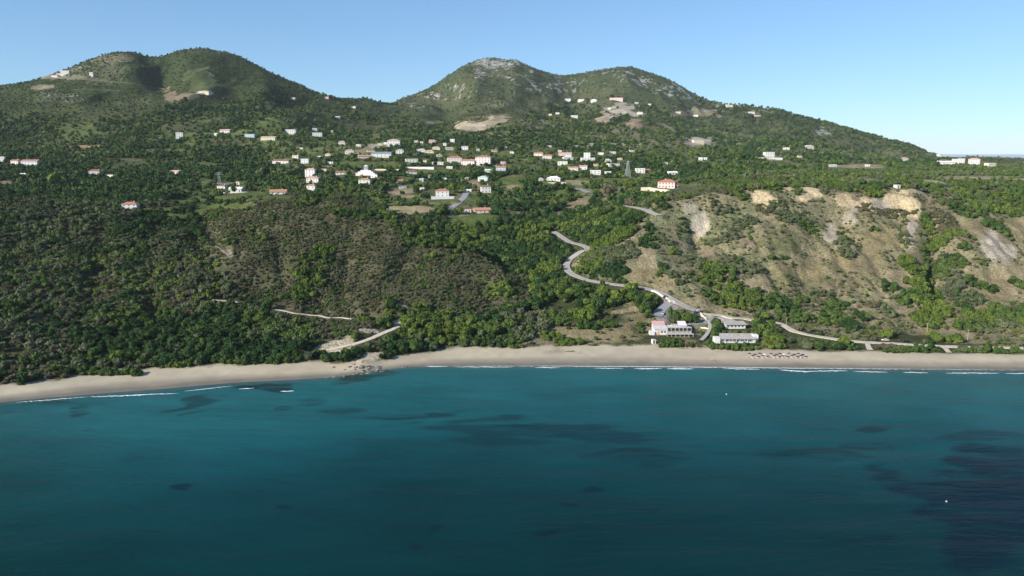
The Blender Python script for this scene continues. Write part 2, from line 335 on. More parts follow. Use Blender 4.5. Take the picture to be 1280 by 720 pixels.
# patches of bare or grassy ground and one painted sunlit dome: u, v, half width, half height, tilt, colour, cover (0..1), clears plants
PATCH = [
    (1122, 252, 21, 11, 12, CREAM, 1, 1), (1139, 258, 10, 12, 0, CREAM, 1, 1), (1096, 259, 13, 10, -10, WHITE_CLAY, .8, 1), (1014, 241, 16, 5, 0, CREAM, 1, 1), (1008, 246, 10, 4, 0, CREAM, .9, 1), (1050, 250, 12, 7, 25, CREAM, .95, 1), (1081, 255, 8, 6, 0, CREAM, .9, 1),
    (952, 249, 14, 8, 8, CREAM, .95, 1), (985, 236, 9, 3, 0, CREAM, .7, 1), (1064, 272, 10, 8, -30, WHITE_CLAY, .8, 1), (1041, 294, 8, 12, 0, WHITE_CLAY, .8, 1), (1139, 294, 6, 12, 0, WHITE_CLAY, .9, 1), (1132, 240, 16, 3, 0, CREAM, .8, 1),
    (874, 280, 11, 13, 15, WHITE_CLAY, .85, 1), (864, 262, 8, 7, 0, WHITE_CLAY, .6, 1), (862, 300, 12, 14, 0, TAN, .7, 1), (932, 240, 6, 4, 0, TAN, .8, 1),
    (1244, 312, 20, 16, 25, WHITE_CLAY, .9, 1), (1236, 296, 10, 8, 0, WHITE_CLAY, .7, 1), (1256, 345, 22, 20, 20, TAN, .8, 1), (1212, 290, 20, 14, 0, STRAW, .7, 1), (1265, 290, 16, 16, 0, STRAW, .8, 1), (1228, 360, 26, 26, 0, STRAW, .7, 1),
    (810, 320, 14, 20, 30, TAN, .8, 1), (798, 345, 18, 14, 0, STRAW, .8, 1), (840, 295, 10, 16, 0, EARTH, .5, 1), (880, 315, 14, 8, 0, EARTH, .5, 1), (820, 348, 20, 10, 0, STRAW, .8, 0),
    (1000, 340, 46, 12, 0, STRAW, .9, 1), (1075, 330, 34, 16, 0, STRAW, .8, 1), (970, 370, 30, 14, 0, STRAW, .6, 0), (1045, 362, 20, 6, 0, EARTH, .45, 1), (980, 300, 28, 18, 0, OLIVE, .8, 0), (1020, 355, 60, 10, 0, OLIVE, .4, 0),
    (1100, 300, 26, 16, 0, STRAW, .9, 1), (1130, 350, 22, 16, 0, TAN, .6, 1), (900, 330, 20, 10, 0, OLIVE, .8, 0), (952, 355, 12, 8, 0, TAN, .8, 1), (930, 365, 14, 8, 0, TAN, .5, 0), (1130, 412, 40, 7, 0, STRAW, .7, 0), (1010, 411, 60, 3, 4, EARTH, .5, 1),
    (1215, 424, 30, 5, 0, TAN, .6, 0), (1180, 424, 12, 4, 0, TAN, .6, 0), (1020, 427, 14, 5, 0, TAN, .8, 1), (970, 425, 9, 7, 0, TAN, .8, 1),
    (740, 415, 60, 14, 0, STRAW, .95, 0), (690, 418, 30, 8, 0, STRAW, .7, 0), (800, 400, 24, 20, 0, STRAW, .7, 0), (700, 425, 60, 6, 0, TAN, .6, 0), (785, 388, 26, 4, -12, TAN, .8, 1), (862, 431, 20, 5, 0, STRAW, .8, 1),
    # village fields
    (514, 262.5, 34, 5, 0, TAN, 1, 1), (500, 260, 18, 2.5, 0, (0.33, 0.29, .14), 1, 1), (497, 240, 22, 3.5, -3, EARTH, .8, 1), (507, 246, 10, 2, 0, TAN, .8, 1), (592, 231, 11, 5, 30, EARTH, .9, 1), (640, 233, 14, 7, 0, GREEN, 1, 1), (642, 234, 9, 3, 0, EARTH, .9, 1),
    (640, 224, 16, 4, 0, GREEN, .9, 1), (765, 226, 22, 3, 0, GREEN, 1, 1), (735, 226, 16, 3, 0, GREEN, .9, 1), (758, 243, 10, 8, -30, STRAW, .9, 1), (722, 255, 18, 5, -18, EARTH, .7, 1), (711, 228, 24, 3, 0, TAN, .9, 1), (728, 250, 12, 4, -20, STRAW, .8, 1), (645, 268, 12, 4, 0, EARTH, .6, 1),
    (590, 270, 40, 3, 0, GREEN, .9, 1), (585, 277, 30, 7, 0, GREEN, .9, 1), (575, 268, 12, 2, 0, TAN, .7, 1), (555, 278, 12, 6, 20, EARTH, .5, 0), (470, 208, 28, 2, -5, GREEN, .9, 1), (480, 214, 18, 2, 0, STRAW, .9, 1), (560, 196, 14, 2, 0, GREEN, .8, 1), (455, 188, 26, 3, -12, TAN, .7, 1), (470, 182, 18, 2, 0, WHITE_CLAY, .6, 1),
    (620, 192, 24, 3, 0, GREEN, .8, 1), (515, 231, 26, 3, 0, GREEN, .6, 0), (600, 250, 14, 3, 0, GREEN, .8, 1), (430, 245, 24, 6, -10, GREEN, .7, 0), (410, 212, 20, 2, 0, TAN, .5, 1), (410, 231, 10, 3, 0, STRAW, .7, 0),
    (300, 246, 46, 5, -5, GREEN, 1, 1), (285, 258, 34, 5, -6, GREEN, 1, 1), (235, 250, 30, 4, -8, GREEN, .9, 1), (205, 262, 30, 3, -6, GREEN, .9, 1), (330, 250, 30, 4, -4, GREEN, .9, 1), (225, 270, 24, 2, -4, GREEN, .9, 1), (250, 262, 8, 8, 0, GREEN, .7, 1), (440, 244, 34, 5, 4, GREEN, .9, 0), (455, 205, 40, 2.5, 0, GREEN, .9, 1), (540, 214, 40, 3, 0, GREEN, .7, 1), (660, 210, 24, 3, 0, GREEN, .8, 1), (150, 200, 40, 1.6, 0, OLIVE, .8, 1), (250, 205, 36, 1.5, 3, GREEN, .7, 1), (210, 188, 40, 1.2, 0, OLIVE, .8, 1), (400, 178, 26, 1.5, 0, GREEN, .7, 1), (700, 200, 26, 2, 0, GREEN, .7, 1), (1000, 206, 40, 2, 0, GREEN, .7, 1), (900, 206, 30, 2, 0, GREEN, .5, 1), (176, 277, 26, 2.5, -3, GREEN, .9, 1), (182, 263, 9, 2, 0, (0.2, .22, .05), 1, 1), (240, 285, 14, 6, 0, GREEN, .6, 0), (310, 252, 8, 2, 0, TAN, .8, 1),
    (110, 183.5, 16, 2, 0, (0.34, .24, .13), 1, 1), (90, 184, 16, 1.5, 0, STRAW, .8, 1), (60, 188, 20, 5, 0, (0.13, .13, .045), .8, 0), (8, 230, 9, 4, 0, EARTH, .8, 1), (70, 212, 14, 1.5, 0, STRAW, .6, 1), (40, 225, 14, 1.5, 0, GREEN, .8, 1), (285, 229, 20, 1.5, 0, TAN, .7, 1), (150, 318, 30, 6, 5, (0.16, .13, .08), .6, 0),
    (65, 313, 14, 6, 0, (0.14, .12, .07), .6, 0), (250, 186, 8, 1, 0, STRAW, .8, 1), (262, 186, 20, 1, 3, STRAW, .6, 1), (25, 380, 12, 14, 40, (0.13, .11, .07), .6, 0), (44, 370, 5, 2, 0, WHITE_CLAY, .8, 1), (178, 370, 5, 2.5, 0, WHITE_CLAY, .7, 1), (287, 317, 5, 4, 30, WHITE_CLAY, .7, 1),
    (700, 265, 20, 3, -20, STRAW, .5, 0), (600, 290, 20, 8, 0, GREEN, .4, 0), (700, 214, 40, 3, 0, GREEN, .4, 0), (580, 222, 18, 2, 0, STRAW, .5, 1),
    # bare ground and rock round the houses on the right mountain
    (592, 157, 22, 6, 0, (0.42, .34, .23), 1, 1), (622, 149, 12, 4, 0, (0.36, .30, .2), .9, 1), (612, 155, 10, 4, 0, (0.30, .25, .16), .8, 1), (540, 153, 14, 2, 0, TAN, .6, 1), (775, 137, 16, 6, -10, WHITE_CLAY, .85, 1), (793, 142, 12, 3, 15, WHITE_CLAY, .7, 1), (752, 150, 12, 3.5, 0, (0.38, .28, .2), .9, 1), (790, 155, 14, 6, 0, (0.34, .25, .18), .7, 1),
    (784, 166, 18, 8, 0, (0.2, .17, .1), .6, 0), (700, 170, 50, 6, 0, (0.15, .13, .075), .6, 0), (745, 176, 30, 4, 0, TAN, .5, 0), (880, 141, 20, 5, 10, TAN, .7, 1), (850, 142, 14, 4, 0, TAN, .5, 1), (873, 178, 16, 5, 0, WHITE_CLAY, .9, 1), (870, 172, 22, 2, 0, WHITE_CLAY, .5, 1), (830, 176, 30, 3, 0, (0.22, .18, .11), .6, 0),
    (945, 140, 18, 3, 0, TAN, .5, 1), (1025, 165, 8, 5, 0, ROCK, .6, 1), (1035, 166, 8, 3, 0, ROCK, .7, 1), (770, 181, 36, 2, 0, WHITE_CLAY, .5, 1), (860, 187, 40, 6, 0, (0.12, .13, .05), .6, 0), (912, 132, 12, 2, 0, WHITE_CLAY, .5, 1),
    (1075, 208, 40, 2.2, 0, TAN, .8, 1), (1085, 202, 30, 1.6, 0, (0.2, .2, .1), .6, 1), (1080, 226, 22, 3.5, 0, (0.17, .18, .09), .9, 1), (1050, 214, 30, 3, 0, OLIVE, .7, 0), (1225, 222, 60, 2.2, 0, (0.26, .24, .13), .8, 1), (1170, 230, 14, 3, 14, WHITE_CLAY, .6, 1), (1130, 232, 20, 2, 0, OLIVE, .6, 0),
    (1160, 212, 60, 3, 0, OLIVE, .5, 0), (1240, 212, 40, 4, 0, OLIVE, .6, 0), (1200, 218, 60, 2, 0, (0.2, .19, .1), .6, 0), (975, 220, 14, 2, 0, (0.2, .2, .1), .6, 1), (940, 185, 14, 5, 0, OLIVE, .8, 0), (963, 197, 14, 3, 0, WHITE_CLAY, .6, 1),
    # left mountain; its yellow-green dome patch paints the sunlight on the spur
    (140, 74, 24, 6, -8, (0.17, .15, .095), .8, 0), (115, 92, 40, 12, 0, (0.13, .13, .075), .55, 0), (52, 109, 14, 3, 0, (0.26, .22, .15), .7, 1), (90, 96, 20, 3, 0, (0.25, .22, .16), .5, 1), (250, 102, 24, 14, 0, (0.085, .105, .038), .8, 1), (213, 118, 9, 8, 0, (0.24, .18, .12), .8, 1), (235, 120, 18, 4, 0, (0.22, .17, .12), .7, 1),
    (255, 116, 9, 2.5, 0, (0.42, .38, .3), .9, 1), (75, 122, 26, 6, 0, (0.17, .17, .12), .4, 0), (60, 96, 12, 2.5, 0, (0.28, .22, .16), .7, 1), (20, 118, 30, 10, 0, (0.08, .10, .035), .7, 0), (180, 128, 60, 3, 0, (.10, .11, .05), .4, 0),
    # left beach corner sand
    (420, 434, 22, 7, -8, (0.42, .36, .25), .9, 1), (433, 425, 10, 4, -20, (0.5, .42, .29), .7, 1), (412, 440, 10, 5, 0, (0.5, .42, .29), .8, 1), (460, 413, 13, 3.5, 10, (0.45, .39, .28), .8, 1), (443, 450, 12, 4, 25, (0.55, .44, .28), .9, 1), (464, 446, 14, 5, -12, (.46, .39, .28), .8, 1), (474, 443, 16, 3, -12, (0.45, .39, .28), .8, 1),
    (504, 384, 7, 3, 30, (0.4, .36, .28), .7, 1), (505, 434, 6, 3, -15, (0.4, .36, .28), .6, 1), (496, 405, 8, 5, 0, (0.5, .44, .33), .8, 1), (585, 425, 22, 6, 0, (.2, .18, .11), .5, 0), (608, 425, 18, 7, -10, (.24, .2, .13), .6, 0), (640, 428, 20, 5, 0, TAN, .6, 0),
    (835, 390, 14, 12, 0, (0.26, .25, .24), .8, 1), (900, 400, 20, 5, 10, (0.42, .38, .31), .9, 1), (868, 404, 16, 5, -12, (0.3, .29, .28), .9, 1), (872, 413, 12, 7, 0, (0.075, .12, .03), 1, 1), (920, 396, 40, 2, 5, TAN, .7, 1), (840, 412, 34, 10, 0, (.24, .2, .14), .7, 1), (920, 420, 34, 5, 0, (.24, .2, .14), .7, 1),
]
HILL = [(252, 290), (256, 262), (300, 246), (380, 234), (430, 238), (475, 252), (540, 280), (615, 322), (660, 352), (660, 378), (610, 398), (545, 410), (500, 404), (470, 418), (430, 428), (400, 424), (350, 400), (320, 376), (285, 345), (262, 310)]
LEFTS = [(-300, 285), (120, 292), (240, 282), (262, 330), (300, 362), (325, 392), (250, 392), (150, 396), (60, 388), (-300, 392)]
SLOPE = [(735, 300), (770, 290), (800, 272), (822, 262), (846, 252), (880, 242), (930, 236), (1160, 236), (1180, 262), (1400, 262), (1400, 432), (1180, 428), (1060, 424), (990, 412), (960, 400), (880, 388), (845, 374), (800, 356), (745, 350), (722, 338), (715, 325)]
PLAT = [(850, 236), (900, 222), (1000, 210), (1400, 205), (1400, 262), (1180, 262), (1160, 238), (930, 236), (880, 242)]
VALLEY = [(560, 285), (700, 245), (800, 255), (820, 264), (770, 288), (735, 300), (715, 325), (722, 342), (760, 358), (815, 366), (830, 378), (820, 395), (790, 385), (700, 412), (640, 425), (560, 430), (520, 432), (500, 405), (560, 402), (655, 375), (652, 350), (600, 320)]

def cover(u, v, X, Y):
    """noise-warped pixel coordinates and the masks of the big regions"""
    k = np.clip(900.0 / Y, .3, 2.2)
    wu = u + (fbm(X, Y, 26, 4, 1.3) - .5) * 34 * k
    wv = v + (fbm(X, Y, 26, 4, 7.7) - .5) * 16 * k
    d = {}
    hu, hv = u + .45 * (wu - u), v + .45 * (wv - v)
    d['hill'] = inpoly(hu, hv + np.where(v < 345, 12, 0), HILL) & (Y < np.interp(X / Y, S, kY[4]) + 9)
    d['slope'] = inpoly(wu, wv, SLOPE) & (Y < 745)
    d['plat'] = inpoly(wu, wv, PLAT) & (Y >= 640)
    d['left'] = inpoly(wu, wv, LEFTS) & (Y < 745)
    d['valley'] = inpoly(wu, wv, VALLEY)
    return wu, wv, d

def patch_mask(p, u, v, X, Y, n1, nf):
    pu, pv, ru, rv, rot, c, a, clr = p
    cc, s_ = math.cos(R(rot)), math.sin(R(rot))
    if c is CREAM or c is WHITE_CLAY: ru, rv = ru * 1.2, rv * 1.2
    q = (((u - pu) * cc + (v - pv) * s_) / ru) ** 2 + ((-(u - pu) * s_ + (v - pv) * cc) / rv) ** 2
    w = np.clip(700.0 / Y, 0, 1) ** 2
    nn = n1 * w + nf * (1 - w)
    soft = .5 if c is WHITE_CLAY or c is EARTH or c is STRAW else .25
    return smooth(-soft, soft, 1 - q + (nn - .5) * np.where(Y > 740, np.where(Y > 1250, 4.0, 2.4), 3.2)) * a
def mixc(C, c, m):
    for k in range(3): C[..., k] = C[..., k] * (1 - m) + c[k] * m

def ground_colour():
    n1 = fbm(XG, YG, 14, 4, 3.); n2 = fbm(XG, YG, 70, 3, 5.); n3 = fbm(XG, YG, 5, 3, 6.); n4 = fbm(XG, YG, 200, 3, 8.)
    wu, wv, d = cover(UG, VG, XG, YG)
    C = np.zeros(H.shape + (3,)); C[...] = UNDER
    mixc(C, OLIVE, smooth(.5, .68, n1) * .55)
    mixc(C, (0.095, 0.090, 0.050), d['hill'] * .85)
    vil = (smooth(700, 820, YG) * (1 - smooth(1500, 1900, YG)))
    mixc(C, (0.100, 0.118, 0.046), vil * .75 * (.4 + .6 * smooth(200, 340, UG))); mixc(C, (0.20, .18, .10), vil * smooth(.56, .64, n1) * .6 * smooth(250, 420, UG)); mixc(C, (0.115, .15, .045), vil * smooth(.54, .62, n2) * .7)
    mixc(C, (0.115, 0.102, 0.062), d['hill'] * smooth(.52, .64, n3) * .7)
    lf = smooth(40, 140, YG - YC1) * (1 - smooth(740, 780, YG)) * (1 - d['slope']) * (1 - d['valley'])
    mixc(C, (0.10, 0.098, 0.05), lf * smooth(.5, .6, n2) * .8)
    mixc(C, (0.066, 0.070, 0.036), d['left'] * .6)
    # open right hillside: straw, olive and earth
    sl = d['slope'].astype(float)
    mixc(C, (0.24, 0.208, 0.120), sl)
    mixc(C, (0.150, 0.160, 0.080), sl * smooth(.45, .6, n2) * .8)
    mixc(C, TAN, sl * smooth(.52, .66, n1) * .75)
    mixc(C, (0.09, 0.10, 0.04), sl * smooth(.58, .70, n3) * .6)
    mixc(C, (0.095, 0.11, 0.045), d['plat'] * .8); mixc(C, (0.18, 0.16, .09), d['plat'] * smooth(.58, .66, n1) * .7)
    # mountains
    vr = smooth(1250, 1400, YG) * smooth(540, 640, UG)
    mixc(C, (0.19, .165, .11), vr * smooth(.54, .60, n2) * .8)
    far = smooth(0, 320, YG - YC8 * .88)
    right = smooth(450, 520, UG)
    mixc(C, (0.036, 0.052, 0.020), far * (1 - right)); mixc(C, (0.056, 0.072, 0.032), far * right)
    mixc(C, (0.095, 0.100, 0.05), far * right * smooth(.46, .62, n4) * .6)
    mixc(C, (0.07, 0.08, 0.035), far * (1 - right) * smooth(.5, .65, n4) * .5)
    rk = .45 * fbm(XG, YG, 26, 3, 12.) + .55 * fbm(XG, YG, 8, 3, 14.)
    rocky = np.zeros_like(H)
    for (u, v, ru, rv, a) in ((620, 79, 34, 8, 1.3), (690, 108, 46, 9, .62), (650, 100, 60, 22, .35), (600, 88, 22, 12, .6), (548, 121, 34, 6, .62), (575, 112, 30, 10, .45), (785, 91, 14, 5, .8), (803, 101, 16, 8, .8), (840, 112, 22, 8, .9),
                              (760, 95, 40, 14, .3), (865, 122, 16, 8, .8), (700, 96, 70, 12, .3), (622, 146, 20, 8, .6), (612, 132, 40, 12, .25), (530, 130, 40, 10, .25), (75, 122, 34, 9, .4), (110, 80, 40, 10, .4), (262, 92, 8, 16, .4), (890, 138, 30, 8, .5), (860, 135, 30, 10, .4), (730, 140, 40, 10, .15)):
        rocky = np.maximum(rocky, a * np.exp(-((UG - u) / ru) ** 2 - ((VG - v) / rv) ** 2))
    rmask = far * smooth(.0, .04, rk - (.70 - .28 * rocky)) * np.minimum(1, rocky * 3)
    mixc(C, (0.34, .33, .295), rmask * .9)
    clear = np.zeros_like(H)
    nf = np.where(YG > 1250, fbm(XG, YG, 26, 4, 42.), fbm(XG, YG, 60, 5, 41.))
    for p in PATCH:
        m = patch_mask(p, UG, VG, XG, YG, n1, nf)
        mixc(C, p[5], m)
        if p[7]: clear = np.maximum(clear, m)
    # streaks on clay faces
    mixc(C, (0.19, 0.15, 0.10), sl * smooth(.6, .72, fbm(XG, YG * .3, 7, 3, 15.)) * .35)
    # the beach and the sea bed beside it
    edge = (n1 - .5) * 9 + (n3 - .5) * 5
    tb = (YG - YC0) / np.maximum(YC1 - YC0, 1)
    b = smooth(3.5, -1.5, YG - YC1 + edge) 
    mixc(C, SAND, b)
    mixc(C, (0.33, .27, .2), b * smooth(.55, .7, n2) * .5)
    wet = b * smooth(.62, .30, tb + (n2 - .5) * .25)
    mixc(C, (0.25, .215, .165), wet)
    mixc(C, WET, b * smooth(.30, .12, tb + (n1 - .5) * .15))
    stain = b * np.exp(-((UG - 680) / 60) ** 2 - ((VG - 437) / 5) ** 2) * smooth(.42, .6, n1)
    mixc(C, (0.22, 0.18, 0.13), stain)
    global LANDB
    LANDB = b
    # rocks by the corner of the beach
    C *= (0.86 + 0.28 * n3)[..., None]
    C *= (0.9 + 0.2 * n2)[..., None]
    return C, np.maximum(clear, b), rmask

GC, CLEAR, RMASK = ground_colour()

# ---------------------------------------------------------------- materials
MATS = {}
def mat(name, col, rough=.85, var=.0, nscale=1.0, bump=0.0, spec=.2, rnd=0.0, metallic=0.0, col2=None):
    m = bpy.data.materials.new(name); m.use_nodes = True
    nt = m.node_tree; b = nt.nodes['Principled BSDF']
    b.inputs['Roughness'].default_value = rough; b.inputs['Specular IOR Level'].default_value = spec; b.inputs['Metallic'].default_value = metallic
    N, L = nt.nodes, nt.links
    geo = N.new('ShaderNodeNewGeometry')
    nz = N.new('ShaderNodeTexNoise'); nz.inputs['Scale'].default_value = nscale; nz.inputs['Detail'].default_value = 5
    L.new(geo.outputs['Position'], nz.inputs['Vector'])
    mx = N.new('ShaderNodeMix'); mx.data_type = 'RGBA'
    c1 = tuple(max(0, x * (1 - var)) for x in col); c2 = col2 if col2 else tuple(min(1, x * (1 + var)) for x in col)
    mx.inputs[6].default_value = (*c1, 1); mx.inputs[7].default_value = (*c2, 1)
    rp = N.new('ShaderNodeMapRange'); rp.inputs[1].default_value = .36; rp.inputs[2].default_value = .64
    L.new(nz.outputs[0], rp.inputs[0]); L.new(rp.outputs[0], mx.inputs[0])
    out = mx.outputs[2]
    if rnd:
        oi = N.new('ShaderNodeObjectInfo'); mr = N.new('ShaderNodeMapRange'); mr.inputs[3].default_value = 1 - rnd; mr.inputs[4].default_value = 1 + rnd
        L.new(oi.outputs['Random'], mr.inputs[0])
        vm = N.new('ShaderNodeVectorMath'); vm.operation = 'SCALE'
        L.new(out, vm.inputs[0]); L.new(mr.outputs[0], vm.inputs['Scale']); out = vm.outputs[0]
    L.new(out, b.inputs['Base Color'])
    if bump:
        bp = N.new('ShaderNodeBump'); bp.inputs['Strength'].default_value = bump; bp.inputs['Distance'].default_value = .3
        L.new(nz.outputs[0], bp.inputs['Height']); L.new(bp.outputs[0], b.inputs['Normal'])
    MATS[name] = m
    return m

# foliage kinds: dark evergreen, mid green, bright green, brownish maquis, grey olive
def leafmat(name, col, col2, rnd=.24):
    m = mat(name, col, .75, 0, .035, 0, .12, rnd, 0, col2)
    nt = m.node_tree
    nz = [n for n in nt.nodes if n.type == 'TEX_NOISE'][0]
    nz.inputs['Detail'].default_value = 3
    return m
FOL = [leafmat('leaf_dark', (0.018, 0.048, 0.013), (0.034, 0.068, 0.018)), leafmat('leaf_mid', (0.044, 0.084, 0.018), (0.076, 0.112, 0.026)),
       leafmat('leaf_bright', (0.075, 0.118, 0.018), (0.115, 0.150, 0.028)), leafmat('leaf_brown', (0.082, 0.078, 0.040), (0.115, 0.100, 0.058)),
       leafmat('leaf_grey', (0.078, 0.098, 0.046), (0.120, 0.134, 0.070))]
BARK = mat('bark', (0.10, 0.075, 0.05), .9, .3, 2.0)

gm = bpy.data.materials.new('ground'); gm.use_nodes = True
nt = gm.node_tree; N, L = nt.nodes, nt.links; gb = N['Principled BSDF']; gb.inputs['Roughness'].default_value = .95; gb.inputs['Specular IOR Level'].default_value = .08
at = N.new('ShaderNodeAttribute'); at.attribute_name = 'cover'
geo = N.new('ShaderNodeNewGeometry')
na = N.new('ShaderNodeTexNoise'); na.inputs['Scale'].default_value = .55; na.inputs['Detail'].default_value = 6; na.inputs['Roughness'].default_value = .65
nb = N.new('ShaderNodeTexNoise'); nb.inputs['Scale'].default_value = .09; nb.inputs['Detail'].default_value = 5; nb.inputs['Roughness'].default_value = .7
L.new(geo.outputs['Position'], na.inputs['Vector']); L.new(geo.outputs['Position'], nb.inputs['Vector'])
m1 = N.new('ShaderNodeMapRange'); m1.inputs[1].default_value = .3; m1.inputs[2].default_value = .7; m1.inputs[3].default_value = .56; m1.inputs[4].default_value = 1.44
m2 = N.new('ShaderNodeMapRange'); m2.inputs[1].default_value = .3; m2.inputs[2].default_value = .7; m2.inputs[3].default_value = .74; m2.inputs[4].default_value = 1.26
L.new(na.outputs[0], m1.inputs[0]); L.new(nb.outputs[0], m2.inputs[0])
mm = N.new('ShaderNodeMath'); mm.operation = 'MULTIPLY'; L.new(m1.outputs[0], mm.inputs[0]); L.new(m2.outputs[0], mm.inputs[1])
# the sand keeps an even tone
sa_ = N.new('ShaderNodeMix'); sa_.data_type = 'FLOAT'; ab = N.new('ShaderNodeAttribute'); ab.attribute_name = 'sand'
L.new(ab.outputs['Fac'], sa_.inputs[0]); L.new(mm.outputs[0], sa_.inputs[2]); sa_.inputs[3].default_value = 1.0
vm = N.new('ShaderNodeVectorMath'); vm.operation = 'SCALE'; L.new(at.outputs['Color'], vm.inputs[0]); L.new(sa_.outputs[0], vm.inputs['Scale'])
L.new(vm.outputs[0], gb.inputs['Base Color'])
bp = N.new('ShaderNodeBump'); bp.inputs['Strength'].default_value = .9; bp.inputs['Distance'].default_value = 2.2
iv = N.new('ShaderNodeMath'); iv.operation = 'SUBTRACT'; iv.inputs[0].default_value = 1.0; L.new(ab.outputs['Fac'], iv.inputs[1])
ml = N.new('ShaderNodeMath'); ml.operation = 'MULTIPLY'; ml.inputs[1].default_value = .9; L.new(iv.outputs[0], ml.inputs[0]); L.new(ml.outputs[0], bp.inputs['Strength'])
L.new(na.outputs[0], bp.inputs['Height']); L.new(bp.outputs[0], gb.inputs['Normal'])
MATS['ground'] = gm

# ---------------------------------------------------------------- object helpers
def grid_mesh(name, P, smooth_=True):
    n, m = P.shape[:2]
    me = bpy.data.meshes.new(name)
    me.vertices.add(n * m); me.vertices.foreach_set('co', P.reshape(-1).astype(np.float32))
    i = np.arange(n - 1)[:, None] * m + np.arange(m - 1)[None, :]
    q = np.stack([i, i + m, i + m + 1, i + 1], -1).reshape(-1, 4).astype(np.int32)
    me.loops.add(q.size); me.polygons.add(len(q))
    me.loops.foreach_set('vertex_index', q.reshape(-1)); me.polygons.foreach_set('loop_start', np.arange(0, q.size, 4, dtype=np.int32))
    me.update(calc_edges=True)
    if smooth_: me.polygons.foreach_set('use_smooth', np.ones(len(q), bool))
    return me

def vattr(me, name, C):
    a = me.attributes.new(name, 'FLOAT_COLOR', 'POINT')
    c = np.ones((len(me.vertices), 4), np.float32); c[:, :3] = C.reshape(-1, 3); a.data.foreach_set('color', c.reshape(-1))

def link(o): COL.objects.link(o); return o
def structure(o): o['kind'] = 'structure'; return o
def tag(o, label, cat, group=None):
    o['label'] = label; o['category'] = cat
    if group: o['group'] = group
    return o
def thing(name, label, cat, loc, rz=0, group=None):
    o = link(bpy.data.objects.new(name, None)); o.location = loc; o.rotation_euler = (0, 0, rz); o.empty_display_size = .5
    return tag(o, label, cat, group)

class MB:
    """collects quads and boxes, builds one mesh object"""
    def __init__(self): self.v = []; self.f = []; self.mi = []
    def quad(self, pts, mi=0):
        n = len(self.v); self.v += [tuple(p) for p in pts]; self.f.append(tuple(range(n, n + len(pts)))); self.mi.append(mi)
    def box(self, x0, x1, y0, y1, z0, z1, mi=0):
        n = len(self.v)
        self.v += [(x, y, z) for z in (z0, z1) for y in (y0, y1) for x in (x0, x1)]
        for q in ((0, 2, 3, 1), (4, 5, 7, 6), (0, 1, 5, 4), (2, 6, 7, 3), (0, 4, 6, 2), (1, 3, 7, 5)):
            self.f.append(tuple(n + k for k in q)); self.mi.append(mi)
        return self
    def bar(self, a, b, r, r2=None, sides=4, mi=0):
        a = Vector(a); b = Vector(b); r2 = r if r2 is None else r2
        d = (b - a).normalized(); up = Vector((0, 0, 1)) if abs(d.z) < .9 else Vector((1, 0, 0))
        e1 = d.cross(up).normalized(); e2 = d.cross(e1)
        n = len(self.v)
        for c, rr in ((a, r), (b, r2)):
            for k in range(sides):
                t = 2 * math.pi * (k + .5) / sides
                self.v.append(tuple(c + (e1 * math.cos(t) + e2 * math.sin(t)) * rr))
        for k in range(sides):
            k2 = (k + 1) % sides; self.f.append((n + k, n + k2, n + sides + k2, n + sides + k)); self.mi.append(mi)
        self.f.append(tuple(n + k for k in range(sides))[::-1]); self.f.append(tuple(n + sides + k for k in range(sides))); self.mi += [mi, mi]
        return self
    def mesh(self, name, mats, smooth_=False):
        me = bpy.data.meshes.new(name); me.from_pydata(self.v, [], self.f)
        for m in (mats if isinstance(mats, (list, tuple)) else [mats]): me.materials.append(m)
        me.polygons.foreach_set('material_index', self.mi)
        if smooth_: me.polygons.foreach_set('use_smooth', [True] * len(self.f))
        bm = bmesh.new(); bm.from_mesh(me); bmesh.ops.recalc_face_normals(bm, faces=bm.faces); bm.to_mesh(me); bm.free()
        me.update(); return me
    def build(self, name, mats, parent=None, smooth_=False):
        o = link(bpy.data.objects.new(name, self.mesh(name, mats, smooth_)))
        if parent is not None: o.parent = parent
        return o

# ---------------------------------------------------------------- terrain and sea
me = grid_mesh('hills', np.stack([XG, YG, H], -1))
vattr(me, 'cover', GC)
a = me.attributes.new('sand', 'FLOAT', 'POINT'); a.data.foreach_set('value', LANDB.reshape(-1).astype(np.float32))
me.materials.append(gm)
structure(link(bpy.data.objects.new('hills', me)))

def mid_pix(u, v, ru, rv, U, V, n, rot=0):
    c, s_ = math.cos(R(rot)), math.sin(R(rot))
    a = ((U - u) * c + (V - v) * s_) / ru; b = (-(U - u) * s_ + (V - v) * c) / rv
    return smooth(-.25, .45, 1 - a * a - b * b + (n - .5) * 4.2)

